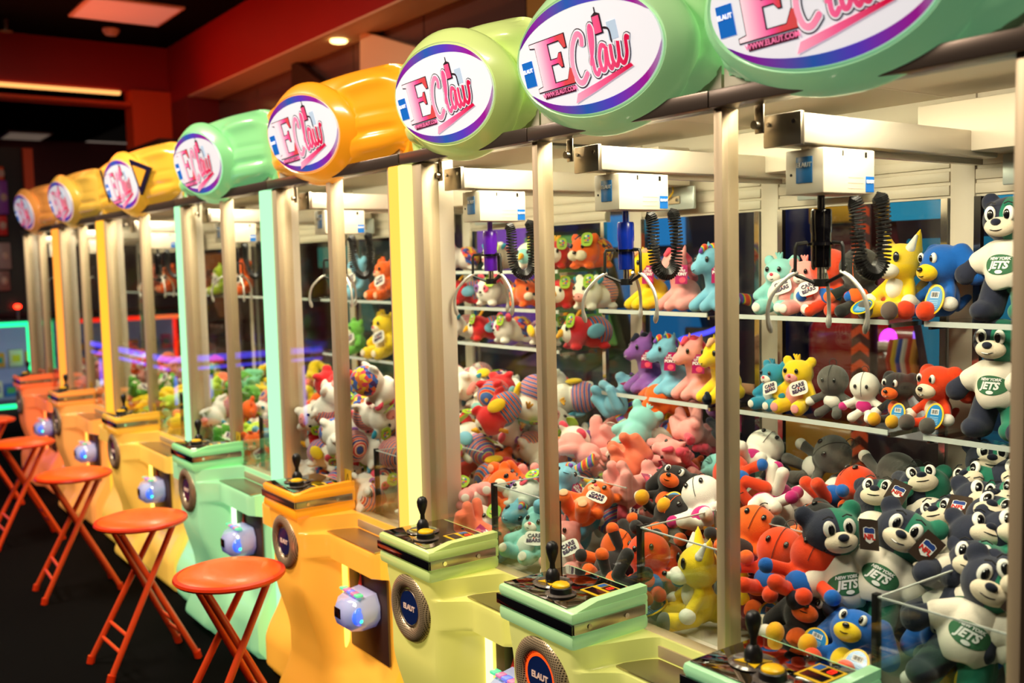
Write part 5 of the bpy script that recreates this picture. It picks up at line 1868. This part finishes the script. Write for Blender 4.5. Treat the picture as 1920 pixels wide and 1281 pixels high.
DESC = {('bear', 'tagged'): 'green and navy bear with dark swing tag', ('bear', 'plain'): 'green and navy bear in white shirt',
        ('bun', 'panda'): 'round white panda with printed back', ('bun', 'parrot'): 'round red parrot', ('bun', 'tiger'): 'round orange tiger', ('bun', 'cow'): 'round white cow with pink snout', ('bun', 'bird'): 'round white bird with aqua face',
        ('pony', 'pink'): 'pink pony', ('pony', 'blue'): 'sky blue pony', ('pony', 'yellow'): 'yellow pony', ('pony', 'purple'): 'purple pony', ('pony', 'rose'): 'coral pony with magenta mane',
        ('doll', 'red'): 'red orange ball-headed doll', ('doll', 'black'): 'black ball-headed doll', ('doll', 'white'): 'white ball-headed doll', ('doll', 'grey'): 'grey ball-headed doll', ('doll', 'rust'): 'orange ball-headed doll',
        ('fox', 'yellow'): 'yellow fox', ('fox', 'amber'): 'amber fox', ('pup', 'blue'): 'blue puppy', ('pup', 'black'): 'black and orange puppy', ('pup', 'red'): 'red orange puppy', ('pup', 'maroon'): 'maroon and orange puppy'}
for c_ in ('mint', 'aqua', 'pink', 'orange', 'blue', 'multi', 'yellow', 'green', 'lime', 'coral', 'sky'):
    DESC[('cub', c_)] = {'multi': 'yellow and pink', 'sky': 'pale blue', 'mint': 'mint green', 'blue': 'deep teal'}.get(c_, c_) + ' seated cub'
MNAME = {'A': 'yellow-green machine', 'B': 'ringed-speaker machine', 'C': 'nearest machine', 'D': 'bright orange machine', 'E': 'mint machine', 'F': 'cat-eared machine', 'G': 'dull orange machine', 'H': 'farthest machine'}


def px(p):
    d = Vector(p) - Vector((0, 0, 1.6))
    w = d.dot(Vector(RF))
    return d.dot(Vector(RX)) / w


def name_group(items, where):
    """items: (kind, colour, object) that share one place; ranks look-alikes left to right"""
    by = {}
    for k, c, o in items:
        by.setdefault((k, c), []).append(o)
    for kc, os_ in by.items():
        os_.sort(key=lambda o: px(o.location))
        for i, o in enumerate(os_):
            r = ',' if len(os_) == 1 else ', ' + NTH[i] + ' from left,'
            o['label'] = DESC[kc] + r + ' ' + where


heap = {}
for ln in PILE.strip().splitlines():
    f = ln.split()
    v = [int(q) for q in f[3:]]
    qn = [q / 100 for q in v[3:]]
    L = math.sqrt(sum(q * q for q in qn))
    o = plush(f[1], f[2], [q / 1000 for q in v[:3]], [q / L for q in qn], 0.94)
    o['group'] = 'prize plush heaped in the ' + MNAME[f[0]]
    row = 'front' if v[1] < 1850 else ('middle' if v[1] < 2100 else 'back')
    heap.setdefault((f[0], row), []).append((f[1], f[2], o))
# toys resting against the front glass and inside the clear chute boxes: centre point, turn
FRONT = [('A', 'chute', 'cub', 'aqua', -2.285, 1.70, .785, (-.5, .2, .3)), ('A', 'chute', 'pony', 'blue', -2.27, 1.79, .90, (-.9, .3, .8)), ('A', 'chute', 'cub', 'pink', -2.135, 1.71, .785, (-.3, -.2, .5)), ('A', 'chute', 'cub', 'orange', -2.14, 1.79, .90, (-1.1, .3, .2)), ('A', 'chute', 'cub', 'blue', -2.225, 1.83, .80, (-.6, 0, -.4)),
         ('A', 'front', 'bun', 'cow', -2.54, 1.70, .79, (-.6, .3, .5)), ('A', 'front', 'bun', 'panda', -2.45, 1.83, .86, (-.9, -.3, .2)), ('A', 'front', 'bun', 'tiger', -2.56, 1.80, .89, (-.4, .8, .9)), ('A', 'front', 'pony', 'blue', -2.43, 1.69, .78, (-.5, .6, .4)),
         ('B', 'chute', 'doll', 'rust', -1.60, 1.825, .90, (-.9, .3, .4)), ('B', 'chute', 'doll', 'red', -1.495, 1.80, .86, (-.6, .2, .3)),
         ('B', 'front', 'doll', 'rust', -1.945, 1.70, .79, (-.8, .4, .5)), ('B', 'front', 'doll', 'red', -1.81, 1.72, .79, (-.5, -.2, .6)), ('B', 'front', 'doll', 'black', -1.885, 1.83, .88, (-1.0, .2, .2)), ('B', 'front', 'doll', 'white', -1.80, 1.90, .93, (-.9, -.4, .5)), ('B', 'front', 'pup', 'black', -1.95, 1.92, .94, (-.7, .2, .3)),
         ('C', 'front', 'pup', 'black', -1.335, 1.70, .785, (-.9, .2, .4)), ('C', 'front', 'pup', 'blue', -1.21, 1.69, .785, (-.7, .1, .2)), ('C', 'front', 'doll', 'red', -1.35, 1.73, .90, (-.8, .3, .3)),
         ('D', 'front', 'bun', 'panda', -3.16, 1.70, .785, (-.5, .2, .6)), ('D', 'front', 'bun', 'cow', -3.30, 1.72, .79, (-.6, -.2, .3)), ('D', 'chute', 'bun', 'bird', -2.95, 1.72, .78, (-.4, .2, .4)), ('D', 'chute', 'bun', 'parrot', -2.86, 1.80, .80, (-.8, .2, .4)), ('D', 'chute', 'bun', 'panda', -2.97, 1.82, .90, (-.9, .3, .7))]
for n_, row, k, c, x, y, z, e in FRONT:
    o = plush(k, c, Vector((x, y, z)) - Euler(e).to_matrix() @ Vector((0, 0, .07)), e, 0.95)
    o['group'] = 'prize plush heaped in the ' + MNAME[n_] if row == 'front' else 'plush inside the chute of the ' + MNAME[n_]
    heap.setdefault((n_, row), []).append((k, c, o))
for (n_, row), it in heap.items():
    name_group(it, (row if row != 'chute' else 'inside chute') + ' of ' + MNAME[n_].replace(' machine', '-machine') + (' heap' if row != 'chute' else ''))

# toys standing on the back shelves: (photo pixel column, kind, colour, turn, scale, lie)
SH = [('A', 1.43, 'upper', [(1212, 'pony', 'yellow', -.3, 1.0), (1272, 'pony', 'pink', -.25, 1.0), (1338, 'pony', 'blue', -.2, 1.04)]),
      ('A', 1.15, 'lower', [(1208, 'pony', 'purple', -.3, 1.0), (1252, 'pony', 'blue', -.35, 1.0), (1300, 'pony', 'pink', -.2, 1.0), (1348, 'pony', 'yellow', -.15, 1.0)]),
      ('B', 1.43, 'upper', [(1465, 'cub', 'aqua', .15, .95), (1512, 'cub', 'pink', .2, .9), (1556, 'doll', 'red', .1, .92), (1612, 'doll', 'black', .25, .92), (1688, 'fox', 'yellow', -.1, 1.08), (1768, 'pup', 'blue', -.35, 1.05)]),
      ('B', 1.15, 'lower', [(1452, 'cub', 'blue', -.1, .8), (1498, 'cub', 'multi', .1, .9), (1562, 'doll', 'grey', .3, .72), (1622, 'doll', 'white', .3, .66), (1686, 'pup', 'black', -.1, .78), (1760, 'pup', 'red', -.2, .92)]),
      ('C', 1.43, 'upper', [(1893, 'bear', 'plain', .0, 1.0)]),
      ('C', 1.15, 'lower', [(1877, 'bear', 'plain', .05, .98), (1962, 'bear', 'tagged', .1, .98)]),
      ('D', 1.565, 'top', [(862, 'bun', 'panda', -.5, .85), (935, 'bun', 'cow', .2, .85), (1000, 'bun', 'bird', .3, .85), (1048, 'bun', 'parrot', .5, .85), (1106, 'bun', 'tiger', .2, .95)]),
      ('D', 1.42, 'middle', [(872, 'bun', 'parrot', -.6, .85), (926, 'bun', 'panda', .2, .95), (982, 'bun', 'tiger', 1.4, .85), (1060, 'bun', 'parrot', .3, .9), (1112, 'bun', 'cow', .1, .95)]),
      ('D', 1.275, 'bottom', [(860, 'bun', 'cow', -.2, .85), (908, 'bun', 'parrot', -.4, .85), (956, 'bun', 'panda', -.2, .88), (1020, 'bun', 'bird', 1.3, .85), (1094, 'bun', 'parrot', -.3, 1.0)]),
      ('E', 1.43, 'upper', [(676, 'cub', 'sky', .0, 1.2), (726, 'cub', 'orange', .1, 1.1)]),
      ('E', 1.15, 'lower', [(668, 'cub', 'green', .0, 1.0), (722, 'cub', 'yellow', .1, 1.25)]),
      ('F', 1.43, 'upper', [(380, 'cub', 'coral', 0, 1.1), (420, 'cub', 'lime', 0, 1.1), (462, 'cub', 'orange', .2, 1.2)]),
      ('G', 1.43, 'upper', [(290, 'cub', 'coral', 0, 1.2), (324, 'cub', 'orange', 0, 1.2)])]
for n_, z, nm, row in SH:
    it = []
    for (xp_, k, c, rz, sc) in row:
        p = at(xp_, 600, Y=2.318)
        o = plush(k, c, (p.x, 2.318 if k != 'bun' else 2.325, z + 0.001), (0, 0, rz), sc)
        o['group'] = 'plush on the shelves of the ' + MNAME[n_]
        it.append((k, c, o))
    name_group(it, nm + ' shelf, ' + MNAME[n_])
# bears lying on top of the heap in the nearest machine, faces up: head pixel, distance, turn, lean, roll
BEARS = [(1863, 868, 2.33, 'plain', .45, -.45, .0), (1903, 905, 2.30, 'plain', .5, -.6, .3), (1838, 914, 2.27, 'plain', .2, -.8, -.5), (1733, 916, 2.28, 'plain', .6, -.8, -.2), (1650, 940, 2.17, 'tagged', .35, -.75, .0),
         (1842, 948, 2.16, 'plain', .55, -.7, .2), (1900, 948, 2.17, 'plain', .1, -.7, -.4), (1772, 985, 2.10, 'tagged', .3, -.85, -.3), (1868, 978, 2.08, 'plain', .1, -.9, .2), (1895, 1008, 2.02, 'plain', .6, -.7, .2),
         (1836, 1014, 2.00, 'tagged', .7, -.8, .3), (1560, 1000, 1.80, 'tagged', 1.0, -.2, -.1), (1836, 1064, 1.93, 'plain', .2, -.6, .0), (1696, 1004, 1.90, 'tagged', .35, -.38, .4), (1866, 1100, 1.84, 'tagged', .3, -.35, .35), (1925, 1085, 1.86, 'plain', .3, -.4, -.3)]
it = []
for (hx, hy, Y_, c, tz, lean, roll) in BEARS:
    q = Euler((lean, roll, tz), 'XYZ').to_matrix()
    h = at(hx, hy, Y=Y_)
    b = h - q @ Vector((0, 0, .238))
    o = plush('bear', c, b, (lean, roll, tz), 1.0)
    o['group'] = 'bear plush lying on the heap of the nearest machine'
    it.append(('bear', c, o))
name_group(it, 'lying face up, nearest-machine heap')
# toys that dropped into the clear chute boxes
o = plush('fox', 'yellow', (-1.665, 1.735, 0.705), (-.05, 0, -.55), 1.12)
tag(o, 'yellow fox plush sitting in the clear chute box of the ringed-speaker machine', 'fox plush')
o = plush('pup', 'maroon', (-1.535, 1.775, 0.712), (-.5, .1, .5), 0.95)
tag(o, 'maroon and orange puppy plush slumped beside the yellow fox in the chute', 'puppy plush')
o = plush('pup', 'blue', (-1.045, 1.775, 0.715), (-.35, 0, .4), 1.0)
tag(o, 'blue puppy plush in the clear chute box of the nearest machine', 'puppy plush')
